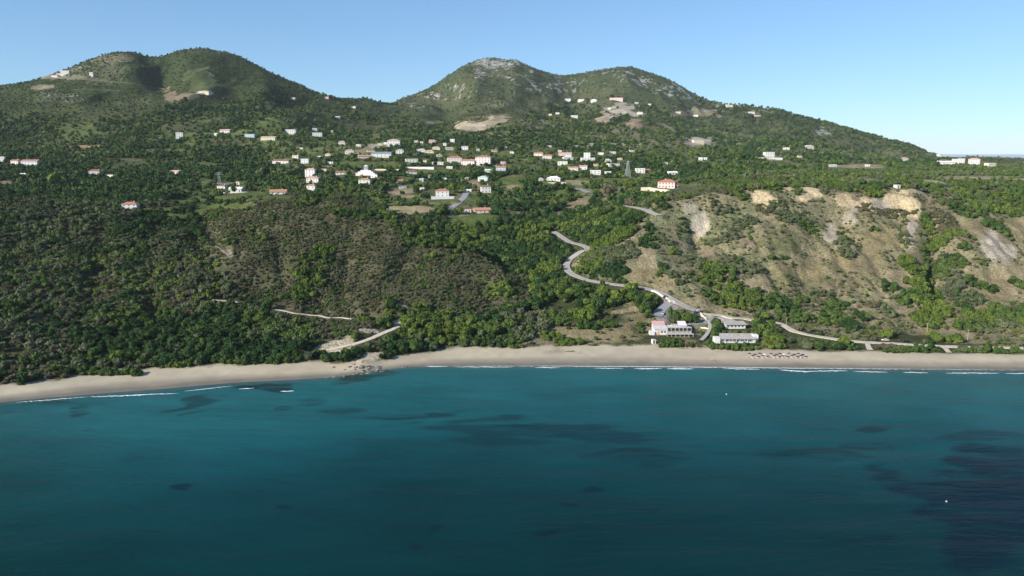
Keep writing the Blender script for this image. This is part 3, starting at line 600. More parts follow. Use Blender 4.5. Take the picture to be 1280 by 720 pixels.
def sea():
    sx = np.linspace(-1.6, 1.6, 480)
    ys = np.concatenate([[20, 50, 80], np.exp(np.linspace(math.log(100), math.log(620), 420)), np.exp(np.linspace(math.log(680), math.log(42000), 26))])
    SX, YS = np.meshgrid(sx, ys, indexing='ij'); X = SX * YS
    U, V = project(X, YS, np.zeros_like(X))
    n1 = fbm(X * .55, YS, 34, 4, 21.); n2 = fbm(X * .3, YS, 70, 3, 24.); n3 = fbm(X * .35, YS, 10, 3, 27.); n4 = fbm(X * .28, YS, 8, 5, 29.)
    y0 = np.interp(SX, S, kY[0]); off = np.clip(y0 - YS, 0, 1e5)        # metres out from the waterline
    C = np.zeros(X.shape + (3,)); C[...] = (0.0009, 0.036, 0.043)
    left = smooth(420, -150, U + (n2 - .5) * 240)
    mixc(C, (0.0006, 0.025, 0.021), left * .9)  # water colour turns darker and greener towards the left
    mixc(C, (0.020, 0.142, 0.146), smooth(120, 18, off + (n1 - .5) * 40) * (1 - .68 * left))
    mixc(C, (0.045, 0.130, 0.118), smooth(62, 8, off + (n2 - .5) * 20) * smooth(900, 1200, U) * .6)
    mixc(C, (0.004, 0.072, 0.082), smooth(170, 90, off + (n2 - .5) * 60) * (1 - left) * .6)
    mixc(C, (0.070, 0.098, 0.100), smooth(6, 1, off) * .8)  # shade of the shallow wave trough painted as a grey band along the waterline
    mixc(C, (0.0006, 0.019, 0.020), smooth(90, 215, off + (n2 - .5) * 50) * .75)
    dark = (0.0010, 0.013, 0.022); dk2 = (0.0010, 0.022, 0.028)
    n5 = fbm(X * .2, YS, 4.5, 4, 33.); U = U + (fbm(X * .6, YS, 30, 3, 35.) - .5) * 130; V = V + (fbm(X * .5, YS, 24, 3, 36.) - .5) * 26
    for (u, v, ru, rv, c, a, rot) in ((1235, 640, 74, 66, dark, .95, -35), (1230, 695, 52, 26, dark, .9, 0), (1262, 590, 54, 38, dark, .8, 0), (1150, 606, 60, 13, dark, .7, 18), (1210, 615, 70, 20, dark, .7, 0), (1240, 545, 60, 9, dk2, .6, 0), (1110, 592, 20, 8, dark, .6, 0), (1205, 590, 16, 6, dark, .7, 0),
                                 (1098, 668, 13, 6, dark, .8, 0), (1170, 686, 9, 4, dark, .7, 0), (1075, 541, 26, 4, dk2, .8, 0), (1090, 562, 34, 5, dk2, .8, 0), (960, 570, 120, 10, dk2, .7, 3), (800, 578, 60, 13, dk2, .8, 0), (740, 545, 130, 11, dk2, .7, 3), (640, 548, 110, 12, dk2, .6, 3),
                                 (722, 619, 20, 5.5, dark, .85, -6), (733, 611, 10, 3.5, dark, .7, 0), (871, 647, 11, 3.5, dark, .85, 0), (791, 642, 8, 3, dark, .7, 0), (686, 636, 8, 3.5, dark, .8, 0), (659, 668, 10, 4, dark, .85, 0), (541, 661, 9, 5.5, dark, .8, 0), (534, 683, 8, 3, dark, .8, 0), (521, 660, 6, 2.5, dark, .6, 0),
                                 (220, 604, 12, 4, dark, .8, 0), (369, 625, 8, 3, dark, .7, 0), (408, 643, 9, 3.5, dark, .4, 0), (75, 511, 20, 9, (0.003, .016, .014), .8, -15), (40, 505, 50, 4, (0.003, .022, .018), .7, -3), (320, 483, 32, 4.5, (0.004, .020, .020), .9, -6), (282, 489, 18, 4.5, (0.004, .020, .020), .9, -14),
                                 (240, 505, 34, 3.5, (0.004, .028, .030), .75, -9), (250, 513, 22, 3, (0.004, .026, .028), .75, -8), (355, 503, 16, 3.5, (0.004, .026, .028), .8, -14), (325, 515, 14, 4, (0.004, .026, .028), .8, 0), (420, 512, 40, 6, dk2, .5, -5), (505, 520, 50, 6, dk2, .75, 0), (612, 530, 60, 6, dk2, .7, 0), (512, 530, 24, 3, dk2, .6, 0),
                                 (430, 475, 36, 3.5, (0.008, .030, .026), .8, -7), (470, 470, 30, 4, (0.010, .040, .034), .6, -9), (1010, 535, 22, 2.5, dk2, .5, 0), (855, 490, 22, 2, (.012, .08, .09), .5, 0), (1040, 505, 16, 2.5, (.012, .08, .08), .5, 0), (450, 570, 24, 9, dk2, .3, 0)):
        m = mid_pix(u, v, ru * 1.0, rv * 1.0, U, V, .40 * n1 + .60 * n4, rot) * a
        m = m * (.30 + .70 * smooth(.38, .54, n5 + (.14 if ru > 60 else .05)))
        mixc(C, c, m)
    C *= (0.80 + .40 * n3)[..., None]; C *= (0.82 + .36 * n2)[..., None]
    me = grid_mesh('sea', np.stack([X, YS, np.zeros_like(X)], -1))
    vattr(me, 'depth_shade_tint', C)
    m = bpy.data.materials.new('sea_water'); m.use_nodes = True
    nt = m.node_tree; N, L = nt.nodes, nt.links; b = N['Principled BSDF']
    at = N.new('ShaderNodeAttribute'); at.attribute_name = 'depth_shade_tint'; L.new(at.outputs['Color'], b.inputs['Base Color'])
    b.inputs['Roughness'].default_value = .22; b.inputs['IOR'].default_value = 1.33; b.inputs['Specular IOR Level'].default_value = .06
    geo = N.new('ShaderNodeNewGeometry'); prev = None
    for sc, dist, sx_, rz in ((.09, 1.8, .22, 12), (.38, .5, .32, -8), (1.5, .10, .6, 20)):
        mp = N.new('ShaderNodeMapping'); mp.inputs['Scale'].default_value = (sx_, 1, 1); mp.inputs['Rotation'].default_value = (0, 0, R(rz))
        L.new(geo.outputs['Position'], mp.inputs['Vector'])
        nz = N.new('ShaderNodeTexNoise'); nz.inputs['Scale'].default_value = sc; nz.inputs['Detail'].default_value = 4; L.new(mp.outputs[0], nz.inputs['Vector'])
        bp = N.new('ShaderNodeBump'); bp.inputs['Distance'].default_value = dist; bp.inputs['Strength'].default_value = .8
        L.new(nz.outputs[0], bp.inputs['Height'])
        if prev: L.new(prev.outputs[0], bp.inputs['Normal'])
        prev = bp
    L.new(prev.outputs[0], b.inputs['Normal'])
    me.materials.append(m); MATS['sea'] = m
    structure(link(bpy.data.objects.new('sea', me)))
sea()

# the air of the bay: one box of even, thin haze
hb = MB(); hb.box(-68000, 68000, -300, 42500, -15.5, 560)
hm = bpy.data.materials.new('haze'); hm.use_nodes = True; hn = hm.node_tree; hn.nodes.clear()
ho = hn.nodes.new('ShaderNodeOutputMaterial'); hv = hn.nodes.new('ShaderNodeVolumePrincipled')
hv.inputs['Color'].default_value = (0.92, 0.95, 1.0, 1); hv.inputs['Density'].default_value = 0.000021; hv.inputs['Anisotropy'].default_value = -0.1
hn.links.new(hv.outputs[0], ho.inputs['Volume'])
hz = hb.build('haze', hm); hz['kind'] = 'stuff'; hz['label'] = 'thin pale blue haze over the bay and the mountains'; hz['category'] = 'haze'

# roads as thin raised ribbons
RM = {'road': mat('road_concrete', (0.36, 0.33, 0.30), .9, .12, .5), 'track': mat('track_gravel', (0.50, 0.44, 0.35), .95, .18, .7), 'tar': mat('worn_asphalt', (0.25, 0.25, 0.26), .9, .12, .6), 'dirt': mat('dirt_track', (0.27, 0.22, 0.155), .95, .25, .3)}
for nm, P3, w, mk in road_lines:
    mb = MB(); T = np.gradient(P3[:, :2], axis=0); T /= np.linalg.norm(T, axis=1)[:, None] + 1e-9
    NX = np.stack([-T[:, 1], T[:, 0]], -1)
    n = len(P3)
    wob = 1 + (vnoise(np.arange(n) * .21, np.zeros(n) + P3[0, 0]) - .5) * (.5 if mk in ('track', 'dirt') else .12)
    l = P3[:, :2] + NX * (w * .5 * wob)[:, None]; r = P3[:, :2] - NX * (w * .5 * wob)[:, None]
    for i in range(n): mb.v += [(l[i, 0], l[i, 1], P3[i, 2] - .6), (l[i, 0], l[i, 1], P3[i, 2] + .07), (r[i, 0], r[i, 1], P3[i, 2] + .07), (r[i, 0], r[i, 1], P3[i, 2] - .6)]
    for i in range(n - 1):
        for k in range(3): mb.f.append((4*i + k, 4*i + k + 1, 4*i + k + 5, 4*i + k + 4)); mb.mi.append(0)
    structure(mb.build(nm, RM[mk]))
    # kerb on the concrete road
    if mk == 'road' and w > 4:
        kb = MB()
        for i in range(n): kb.v += [(l[i, 0] - NX[i, 0] * .02, l[i, 1] - NX[i, 1] * .02, P3[i, 2] - .3), (l[i, 0], l[i, 1], P3[i, 2] + .2), (l[i, 0] + NX[i, 0] * .3, l[i, 1] + NX[i, 1] * .3, P3[i, 2] + .2), (l[i, 0] + NX[i, 0] * .3, l[i, 1] + NX[i, 1] * .3, P3[i, 2] - .3)]
        for i in range(n - 1):
            for k in range(3): kb.f.append((4*i + k, 4*i + k + 1, 4*i + k + 5, 4*i + k + 4)); kb.mi.append(0)
        structure(kb.build('road_kerb', RM['road']))
# ---------------------------------------------------------------- keep-clear picture: nothing planted in front of what the photo shows open
KEEP = np.zeros((720, 1280))
def keep_rect(u0, u1, v0, v1, Y):
    a, b = int(max(0, min(v0, v1))), int(min(720, max(v0, v1) + 1)); c, d = int(max(0, u0)), int(min(1280, u1 + 1))
    if b > a and d > c: KEEP[a:b, c:d] = np.maximum(KEEP[a:b, c:d], Y)
SITES = []                       # world footprints: x, y, half width, half depth
for nm, P3, w, mk in road_lines:
    U_, V_ = project(P3[:, 0], P3[:, 1], P3[:, 2])
    for (x, y, z), uu, vv in zip(P3, U_, V_):
        hw_ = max(1, w * .45 * FPX / y)
        if nm != 'path' or mk == 'track': keep_rect(uu - hw_, uu + hw_, vv - 0.6, vv + 0.6, y)

# ---------------------------------------------------------------- houses
W = {'white': mat('plaster_white', (0.66, 0.64, 0.60), .85, .04, .4), 'cream': mat('plaster_cream', (0.66, 0.58, 0.43), .85, .05, .4), 'pink': mat('plaster_pink', (0.68, 0.50, 0.45), .85, .05, .4),
     'pale': mat('plaster_pale', (0.70, 0.63, 0.61), .85, .05, .4), 'blue': mat('plaster_blue', (0.48, 0.55, 0.62), .85, .05, .4), 'stone': mat('rough_stone', (0.42, 0.37, 0.30), .9, .2, .8), 'grey': mat('plaster_grey', (0.42, 0.43, 0.44), .85, .06, .4),
     'brown': mat('plaster_brown', (0.36, 0.24, 0.19), .85, .08, .4), 'orange': mat('plaster_orange', (0.62, 0.36, 0.22), .85, .08, .4)}
RF = {'red': mat('roof_tile_red', (0.42, 0.18, 0.12), .85, .16, 1.2), 'pink': mat('roof_tile_faded', (0.56, 0.34, 0.29), .85, .12, 1.2), 'orange': mat('roof_tile_orange', (0.42, 0.23, 0.14), .85, .16, 1.2),
      'brown': mat('roof_tile_brown', (0.24, 0.13, 0.10), .85, .2, 1.2), 'tan': mat('roof_tile_tan', (0.48, 0.38, 0.27), .85, .12, 1.2), 'slate': mat('roof_slate', (0.22, 0.25, 0.31), .7, .1, 1.2),
      'grey': mat('roof_concrete', (0.50, 0.49, 0.48), .9, .1, .8), 'white': mat('roof_white', (0.76, 0.75, 0.73), .8, .05, .5), 'teal': mat('roof_pale_teal', (0.45, 0.58, 0.58), .8, .06, .5)}
GLASS = mat('window_glass', (0.03, 0.04, 0.05), .15, 0, 1, 0, .6)
FRAME = mat('window_frame', (0.55, 0.54, 0.52), .6)
SHUT = mat('painted_shutter', (0.12, 0.20, 0.24), .7)
DOOR = mat('door_wood', (0.20, 0.11, 0.06), .7)
DARK = mat('dark_metal', (0.05, 0.05, 0.055), .5)
WHITE = mat('white_paint', (0.80, 0.79, 0.77), .7, .03)

_c = {}
def window_mesh():
    if 'w' not in _c:
        b = MB(); b.box(-.7, .7, -.05, .02, 0, .09); b.box(-.7, .7, -.05, .02, 1.31, 1.4); b.box(-.7, -.61, -.05, .02, .09, 1.31); b.box(.61, .7, -.05, .02, .09, 1.31); b.box(-.04, .04, -.045, .02, .09, 1.31)
        b.box(-.61, -.04, -.01, .015, .09, 1.31, 1); b.box(.04, .61, -.01, .015, .09, 1.31, 1)
        _c['w'] = b.mesh('window', [FRAME, GLASS])
    return _c['w']
def door_mesh():
    if 'd' not in _c:
        b = MB(); b.box(-.5, .5, -.05, .02, 0, 2.1); b.box(-.38, .38, -.07, -.05, .2, .9); b.box(-.38, .38, -.07, -.05, 1.1, 1.9); b.box(.4, .45, -.1, -.05, 1.0, 1.12)
        _c['d'] = b.mesh('door', [DOOR])
    return _c['d']
def inst(name, me, parent, loc, rz=0.0, sc=(1, 1, 1)):
    o = link(bpy.data.objects.new(name, me)); o.parent = parent; o.location = loc; o.rotation_euler = (0, 0, rz); o.scale = sc; return o

def roof_mb(w, d, h, kind, over=.45, rise=None):
    b = MB(); x = w / 2 + over; y = d / 2 + over
    rise = rise if rise else min(w, d) * .22
    if kind == 'flat':
        b.box(-w/2 - .12, w/2 + .12, -d/2 - .12, -d/2 + .13, h - .05, h + .55); b.box(-w/2 - .12, w/2 + .12, d/2 - .13, d/2 + .12, h - .05, h + .55)
        b.box(-w/2 - .12, -w/2 + .13, -d/2 + .13, d/2 - .13, h - .05, h + .55); b.box(w/2 - .13, w/2 + .12, -d/2 + .13, d/2 - .13, h - .05, h + .55)
        b.box(-w/2 + .13, w/2 - .13, -d/2 + .13, d/2 - .13, h - .04, h + .12); return b
    e = h - .02; t = .16
    if kind == 'hip':
        if w >= d: r0, r1 = (-(x - y * .92), 0), ((x - y * .92), 0)
        else: r0, r1 = (0, -(y - x * .92)), (0, (y - x * .92))
        A, B, C_, D = (-x, -y), (x, -y), (x, y), (-x, y)
        top = [(*p, e + t) for p in (A, B, C_, D)]; bot = [(*p, e) for p in (A, B, C_, D)]; R0 = (*r0, e + t + rise); R1 = (*r1, e + t + rise)
        if w >= d: fs = [[top[0], top[1], R1, R0], [top[1], top[2], R1], [top[2], top[3], R0, R1], [top[3], top[0], R0]]
        else: fs = [[top[0], top[1], R0], [top[1], top[2], R1, R0], [top[2], top[3], R1], [top[3], top[0], R0, R1]]
        for f in fs: b.quad(f)
        b.quad(bot[::-1])
        for i in range(4): b.quad([bot[i], bot[(i+1) % 4], top[(i+1) % 4], top[i]])
    elif kind == 'gable':        # ridge along x
        top = [(-x, -y, e + t), (x, -y, e + t), (x, y, e + t), (-x, y, e + t)]; bot = [(p[0], p[1], e) for p in top]; R0 = (-x, 0, e + t + rise); R1 = (x, 0, e + t + rise)
        b.quad([top[0], top[1], R1, R0]); b.quad([top[2], top[3], R0, R1]); b.quad([top[1], top[2], R1]); b.quad([top[3], top[0], R0]); b.quad(bot[::-1])
        for i in range(4): b.quad([bot[i], bot[(i+1) % 4], top[(i+1) % 4], top[i]])
    elif kind == 'front':        # gable end faces the sea
        top = [(-x, -y, e + t), (x, -y, e + t), (x, y, e + t), (-x, y, e + t)]; bot = [(p[0], p[1], e) for p in top]; R0 = (0, -y, e + t + rise * 1.2); R1 = (0, y, e + t + rise * 1.2)
        b.quad([top[1], top[2], R1, R0]); b.quad([top[3], top[0], R0, R1]); b.quad([top[0], top[1], R0]); b.quad([top[2], top[3], R1]); b.quad(bot[::-1])
        for i in range(4): b.quad([bot[i], bot[(i+1) % 4], top[(i+1) % 4], top[i]])
    elif kind == 'mono':
        top = [(-x, -y, e + t), (x, -y, e + t), (x, y, e + t + rise), (-x, y, e + t + rise)]; bot = [(p[0], p[1], p[2] - t - .02) for p in top]
        b.quad(top); b.quad(bot[::-1])
        for i in range(4): b.quad([bot[i], bot[(i+1) % 4], top[(i+1) % 4], top[i]])
    return b

def house(u, v, wpx, hpx, wall, roof, rk, label, rot=None, cat='house', name='house', d=None, terrace=None, wins=True, group=None, zfix=None):
    """u, v: foot of the front wall in the photograph; wpx, hpx: its size there"""
    x, y, z = ground_hit(u, v)
    k = y * math.hypot(1, (u - 640) / FPX) / FPX * 1.0
    w = max(wpx * k * .93, 3.0); h = max(hpx * .92 * k - (0.2 * min(w, 9) if rk in ('hip', 'gable', 'front') else .4), 2.6)
    st = max(1, int(round(h / 3.1)))
    if d is None: d = min(max(w * .62, 4.5), 10.5)
    rot = R(rng.uniform(-14, 16)) if rot is None else R(rot)
    zc = z + .15 if zfix is None else zfix
    t = thing(name, label, cat, (x, y + d / 2, zc), rot, group)
    b = MB(); b.box(-w/2, w/2, -d/2, d/2, -4.0, h)
    b.build('wall', W[wall], t)
    rf = roof_mb(w, d, h, rk, over=.5 if w > 7 else .3).build('roof', RF[roof], t)
    if wins:
        n = int(np.clip(round(w / 4.4), 1, 5)); hs = h / st
        for s_ in range(st):
            for i in range(n):
                px = (i + .5) / n * w - w / 2; zz = s_ * hs + min(1.0, hs * .3)
                if s_ == 0 and i == n // 2: inst('door', door_mesh(), t, (px, -d/2 - .012, .12))
                else: inst('window', window_mesh(), t, (px, -d/2 - .022, zz), 0, (.9, 1, min(.9, hs / 3.2)))
            for sx in (-1, 1):
                if d > 5: inst('window', window_mesh(), t, (sx * (w/2 + .022), rng.uniform(-.15, .15) * d, s_ * hs + 1.0), -math.pi/2 * -sx, (1, 1, 1))
        if w > 9 and rk != 'flat':
            c = MB(); c.box(-.35, .35, -.35, .35, -.6, 1.3); c.box(-.42, .42, -.42, .42, 1.302, 1.42)
            co = c.build('chimney', W['white'], rf); co.location = (w * .22, d * .12, h + min(w, d) * .16)
    if terrace:
        tw, td, col = terrace
        tb = MB(); tb.box(-tw/2, tw/2, -d/2 - td, -d/2 - .02, -3.6, -.05); tb.box(-tw/2, tw/2, -d/2 - td - .02, -d/2 - td + .18, -.048, .85); tb.box(-tw/2 - .02, -tw/2 + .18, -d/2 - td + .182, -d/2 - .1, -.048, .85)
        tb.build('terrace', W[col], t)
    wp = wpx / 2 + 1
    keep_rect(u - wp + 1.5, u + wp - 1.5, v - hpx, v - hpx * .38, y + d + 4)
    if terrace: keep_rect(u - tw / k / 2, u + tw / k / 2, v - 1, v + 3.0 / k * .8, y + 4)
    SITES.append((x, y + d / 2, w / 2 + 1.5, d / 2 + 2))
    return t

HOUSES = [
 # u, v, w, h, wall, roof, roof kind, label
 (363, 168, 13, 6, 'white', 'grey', 'flat', 'white split-level house high in the dark trees, left of the village'),
 (335, 175, 18, 4, 'cream', 'tan', 'gable', 'long low beige house with tan roof, highest left edge of the village'),
 (396, 171, 12, 5, 'white', 'teal', 'flat', 'pale house with teal-grey side among dark trees below the left peak'),
 (393, 163, 6, 2.5, 'white', 'white', 'flat', 'tiny white hut just above the teal-grey pale house'),
 (415, 166, 7, 3, 'grey', 'pink', 'hip', 'small house with pinkish roof and grey wall near the top of the village woods'),
 (427, 181, 8, 5, 'white', 'pink', 'hip', 'small white house with faded pink roof at the start of the pale upper lane'),
 (436, 192, 11, 5, 'white', 'pink', 'hip', 'square white house with pale pink hipped roof below the pale upper lane'),
 (351, 204.5, 21, 4.5, 'white', 'brown', 'gable', 'long white bungalow with brown roof at the left end of the village'),
 (369.5, 198, 8, 4, 'white', 'pink', 'gable', 'small white cottage with pink roof just behind the long brown-roofed bungalow'),
 (381, 204.5, 10, 6, 'white', 'grey', 'flat', 'plain white cube house right of the long brown-roofed bungalow'),
 (399, 198, 6, 3, 'white', 'white', 'front', 'tiny white gabled cottage alone in the trees'),
 (388, 220.5, 13, 10, 'pale', 'pink', 'hip', 'tall pale pink three-storey house, topmost of the stack of three at left'),
 (391, 229, 16, 8, 'white', 'pink', 'front', 'wide white house with pale gable, middle of the stack of three at left'),
 (389, 240, 11, 10, 'white', 'orange', 'hip', 'white house with terracotta roof, lowest of the stack of three at left'),
 (346.5, 243.5, 20, 4.5, 'pale', 'orange', 'gable', 'long low house with terracotta roof just behind the crest of the scrubby hill'),
 (426, 218.5, 14, 4, 'white', 'brown', 'gable', 'long white low house with dark roof beside the stepped pink building'),
 (455.5, 231, 15, 8, 'white', 'orange', 'hip', 'white house with bright orange hipped roof below the stepped pink building'),
 (468, 222.5, 9, 4, 'white', 'white', 'flat', 'small white annex at the right foot of the stepped pink building'),
 (492, 183, 16, 9, 'white', 'pink', 'front', 'large white two-storey house with broad pale gable at the top of the village'),
 (499.5, 192.5, 10, 6, 'white', 'grey', 'front', 'white house with steep grey gable below the large broad-gabled house'),
 (463, 190, 10, 4, 'cream', 'brown', 'hip', 'cream house with brown roof in the upper village'),
 (476.5, 197, 25, 5.5, 'white', 'slate', 'mono', 'long modern white house with slate blue sloping roof'),
 (455, 198, 17, 3.5, 'pale', 'orange', 'gable', 'low house with long orange roof left of the slate-roofed modern house'),
 (514, 203, 16, 4.5, 'white', 'grey', 'flat', 'low white villa with a row of large openings, centre of the village'),
 (526, 190, 11, 4, 'white', 'grey', 'hip', 'house with pale grey roof, left of two tan-roofed neighbours'),
 (545, 187, 11, 3.6, 'cream', 'tan', 'hip', 'house with tan hipped roof, right and higher of two tan-roofed neighbours'),
 (536.5, 191.5, 12, 3.4, 'cream', 'tan', 'hip', 'house with tan hipped roof, left and lower of two tan-roofed neighbours'),
 (540, 179, 8, 4.5, 'pink', 'pink', 'flat', 'salmon cube house below the mountain quarry'),
 (546, 176, 6, 3, 'pink', 'red', 'hip', 'small red-roofed house touching the salmon cube house'),
 (565.5, 178, 6, 4, 'white', 'white', 'flat', 'small white house directly under the mountain quarry'),
 (556, 183, 4, 4, 'white', 'white', 'flat', 'narrow white tower-like hut above the red-roofed hotel'),
 (581, 188, 9, 5, 'white', 'grey', 'flat', 'grey and white split house above the right wing of the hotel'),
 (562, 187.5, 10, 3, 'white', 'tan', 'gable', 'low house with flat tan roof above the left wing of the hotel'),
 (568, 203.5, 19, 8, 'pale', 'red', 'hip', 'left wing of the pink hotel with red roof'),
 (585.5, 206.5, 18, 7, 'white', 'red', 'gable', 'low white middle wing of the pink hotel with red roof'),
 (604, 207, 20, 12.5, 'pale', 'red', 'front', 'tall gabled pink-white right wing of the hotel'),
 (547, 206, 15, 3.5, 'white', 'grey', 'flat', 'pale flat-roofed block above the right end of the long white wall'),
 (514, 217.5, 13, 4.5, 'white', 'brown', 'hip', 'white house with dark brown roof just below the long white wall'),
 (562, 211, 8, 2.6, 'white', 'white', 'flat', 'low white shed right of the long white wall'),
 (500, 229, 11, 4, 'brown', 'orange', 'hip', 'small brownish house with terracotta roof in the olive grove'),
 (503, 236, 10, 3, 'grey', 'slate', 'flat', 'low grey shed below the terracotta-roofed olive grove house'),
 (629, 205.5, 6, 4.5, 'pale', 'red', 'gable', 'narrow pinkish house behind the blue house'),
 (626, 213.5, 13, 6, 'blue', 'red', 'gable', 'blue-walled house with red roof near the thin pole'),
 (612, 215.5, 12, 2.6, 'grey', 'teal', 'gable', 'low shed with greenish grey roof left of the blue house'),
 (604, 226.5, 13, 6.5, 'white', 'teal', 'front', 'white house with pale blue gable below the hotel'),
 (607, 241, 13, 10, 'white', 'brown', 'hip', 'two-level house with dark brown roof and white base beside the bare plot'),
 (602, 266.5, 22, 6, 'pink', 'orange', 'gable', 'long low ranch house with terracotta roofs right of the steep grey lane'),
 (585, 266, 9, 4, 'grey', 'pink', 'flat', 'small grey shed at the left end of the long low ranch house'),
 (673.5, 195, 12, 4.5, 'white', 'red', 'gable', 'red-roofed white house, upper left of the close pair right of the village'),
 (684, 198.5, 12, 5, 'white', 'red', 'gable', 'red-roofed white house, lower right of the close pair right of the village'),
 (706.5, 195, 17, 4, 'pale', 'pink', 'gable', 'house with long faded pink roof at the top of the right hamlet'),
 (710, 199.5, 13, 4, 'white', 'white', 'front', 'white gabled house just under the long faded pink roof'),
 (703.5, 206.5, 13, 4.5, 'white', 'white', 'flat', 'low bright white house on the left side of the right hamlet'),
 (734, 197.5, 8.5, 6.5, 'white', 'white', 'flat', 'white cube villa standing above a long white terrace house'),
 (735, 200.8, 18, 3.4, 'white', 'white', 'flat', 'long white terrace house below the white cube villa'),
 (717, 213.5, 13, 5, 'white', 'orange', 'gable', 'white house with orange roof behind the round bright tree'),
 (729.5, 212, 10, 5.5, 'pale', 'pink', 'gable', 'pinkish house with faded roof beside the dark cypress'),
 (744, 218.5, 15, 5.5, 'white', 'white', 'flat', 'white house immediately right of the dark cypress'),
 (760, 217.5, 9, 2.6, 'white', 'white', 'flat', 'low white outbuilding between the cypress house and the steel pylon'),
 (692.5, 226, 18, 5, 'white', 'white', 'hip', 'low white villa with cream courtyard walls above the winding road'),
 (676, 226, 6, 3.4, 'white', 'grey', 'hip', 'small outbuilding left of the low white courtyard villa'),
 (751, 193.5, 8, 2.6, 'white', 'white', 'flat', 'small flat white house at the upper right of the right hamlet'),
 (765.5, 192.5, 9, 3, 'pale', 'pink', 'flat', 'small pale pink flat house at the far upper right of the right hamlet'),
 (758.5, 203, 13, 4, 'cream', 'grey', 'hip', 'cream house with pale grey roof on the right of the right hamlet'),
 (767, 208.5, 15, 4, 'white', 'grey', 'flat', 'mixed white and grey house just left of the steel pylon'),
 (800.5, 216.5, 12, 6, 'white', 'white', 'flat', 'white cube house right of the steel pylon'),
 (809, 215, 7, 2.8, 'brown', 'orange', 'gable', 'small terracotta-roofed annex on the right side of the cube house by the pylon'),
 (841, 218.5, 12, 4, 'cream', 'white', 'gable', 'cream house with pale roof in the trees behind the pink villa'),
 (876, 200.5, 5, 3.5, 'white', 'white', 'flat', 'left of two tiny white huts on the wooded slope right of centre'),
 (882, 200, 4, 3, 'white', 'white', 'flat', 'right of two tiny white huts on the wooded slope right of centre'),
 (832, 206, 6, 2.8, 'blue', 'grey', 'flat', 'tiny bluish shed deep in the trees above the pink villa'),
 (710, 127, 8, 3.4, 'white', 'white', 'flat', 'leftmost of three white houses in a row high on the right mountain'),
 (726.5, 127.5, 8, 3.4, 'white', 'grey', 'flat', 'middle of three white houses in a row high on the right mountain'),
 (742.5, 128, 8, 3.8, 'white', 'white', 'front', 'rightmost of three white houses in a row high on the right mountain'),
 (770.5, 126, 17, 3.6, 'pink', 'pink', 'flat', 'long pinkish building highest on the right mountain'),
 (718, 147.5, 9, 3.2, 'white', 'white', 'flat', 'lone white house below the row of three on the right mountain'),
 (800, 143, 7, 2.8, 'white', 'white', 'flat', 'small white house right of the bare scar on the right mountain'),
 (873, 179.5, 14, 4.5, 'cream', 'tan', 'flat', 'cream building on bare ground on the right flank of the mountain'),
 (962, 196.5, 12, 6, 'white', 'white', 'flat', 'white two-storey villa with a wide white terrace on the right slope'),
 (983.5, 187.5, 7, 3, 'white', 'pink', 'flat', 'small pale house just above and right of the wide-terraced villa'),
 (1012, 186, 10, 4, 'cream', 'grey', 'hip', 'cream house alone on the long right shoulder of the mountain'),
 (1131, 201.5, 8, 3.8, 'white', 'pink', 'hip', 'lone white house where the mountain shoulder meets the plateau'),
 (1183.5, 206.5, 18, 4.4, 'white', 'white', 'gable', 'longest white building of the plateau cluster'),
 (1194, 204.5, 5, 5, 'white', 'white', 'flat', 'narrow white house right behind the longest plateau building'),
 (1202.5, 204.5, 6, 5.4, 'white', 'white', 'flat', 'white cube house in the middle of the plateau cluster'),
 (1219, 207.5, 10, 8.5, 'pale', 'pink', 'hip', 'tall white two-storey house with pinkish roof in the plateau cluster'),
 (1239.5, 208.5, 10, 3.8, 'cream', 'white', 'flat', 'low cream house at the right end of the plateau cluster'),
 (1178, 195.6, 9, 2.4, 'white', 'white', 'flat', 'white building on the skyline where the mountain meets the sea'),
 (224, 174, 8, 8, 'white', 'pink', 'flat', 'tall white tower-like house with brown side alone on the left slope'),
 (281, 166.5, 12, 4.4, 'white', 'pink', 'gable', 'white house with faded roof right of the tower-like house'),
 (270, 170, 4, 3, 'white', 'white', 'flat', 'tiny pale hut between the tower-like house and its right neighbour'),
 (312, 172, 12, 4, 'blue', 'teal', 'flat', 'pale bluish-green house on the left slope'),
 (217.5, 217.5, 14, 3.4, 'pale', 'pink', 'gable', 'low house with reddish roof lost in the left woods'),
 (277, 236, 11, 5, 'white', 'brown', 'hip', 'white house with dark roof under the thin left pylon'),
 (294, 240, 16, 5.5, 'white', 'white', 'gable', 'bright white house on a pale terrace by the green left fields'),
 (297, 231, 5, 4, 'cream', 'tan', 'front', 'small cream hut above the bright white house by the green left fields'),
 (2, 202, 6, 5, 'white', 'white', 'flat', 'white house cut by the left edge of the picture'),
 (18.5, 205.5, 9, 5, 'white', 'red', 'gable', 'small white house with dark opening, second from the left edge'),
 (37, 207, 20, 6, 'blue', 'red', 'gable', 'long bluish-white house with red roofs near the left edge'),
 (28, 221, 7, 3, 'white', 'white', 'mono', 'small tilted white hut in the dark trees near the left edge'),
 (86, 222, 7, 2.8, 'white', 'grey', 'flat', 'small white shed right of the bright yellow-green tree at left'),
 (118, 218, 14, 5, 'grey', 'brown', 'hip', 'dull house with brown hipped roof in the dark left woods'),
 (138, 221.8, 7, 2.4, 'white', 'white', 'flat', 'low white shed right of the brown-hipped house in the dark left woods'),
 (161, 262, 17, 8.5, 'white', 'red', 'hip', 'lone white two-storey house with red roof in the dark woods on the left'),
 (255, 116.8, 12, 2.6, 'cream', 'tan', 'flat', 'low pale building at the foot of the lit spur of the left mountain'),
 (366, 125, 6, 3, 'white', 'pink', 'gable', 'small pale house high on the right flank of the left mountain'),
 (407.5, 123.5, 6, 3, 'pink', 'red', 'gable', 'small reddish house near the ridge of the left mountain'),
 (442, 135.5, 5, 2.5, 'white', 'white', 'flat', 'tiny white house under the saddle between the mountains'),
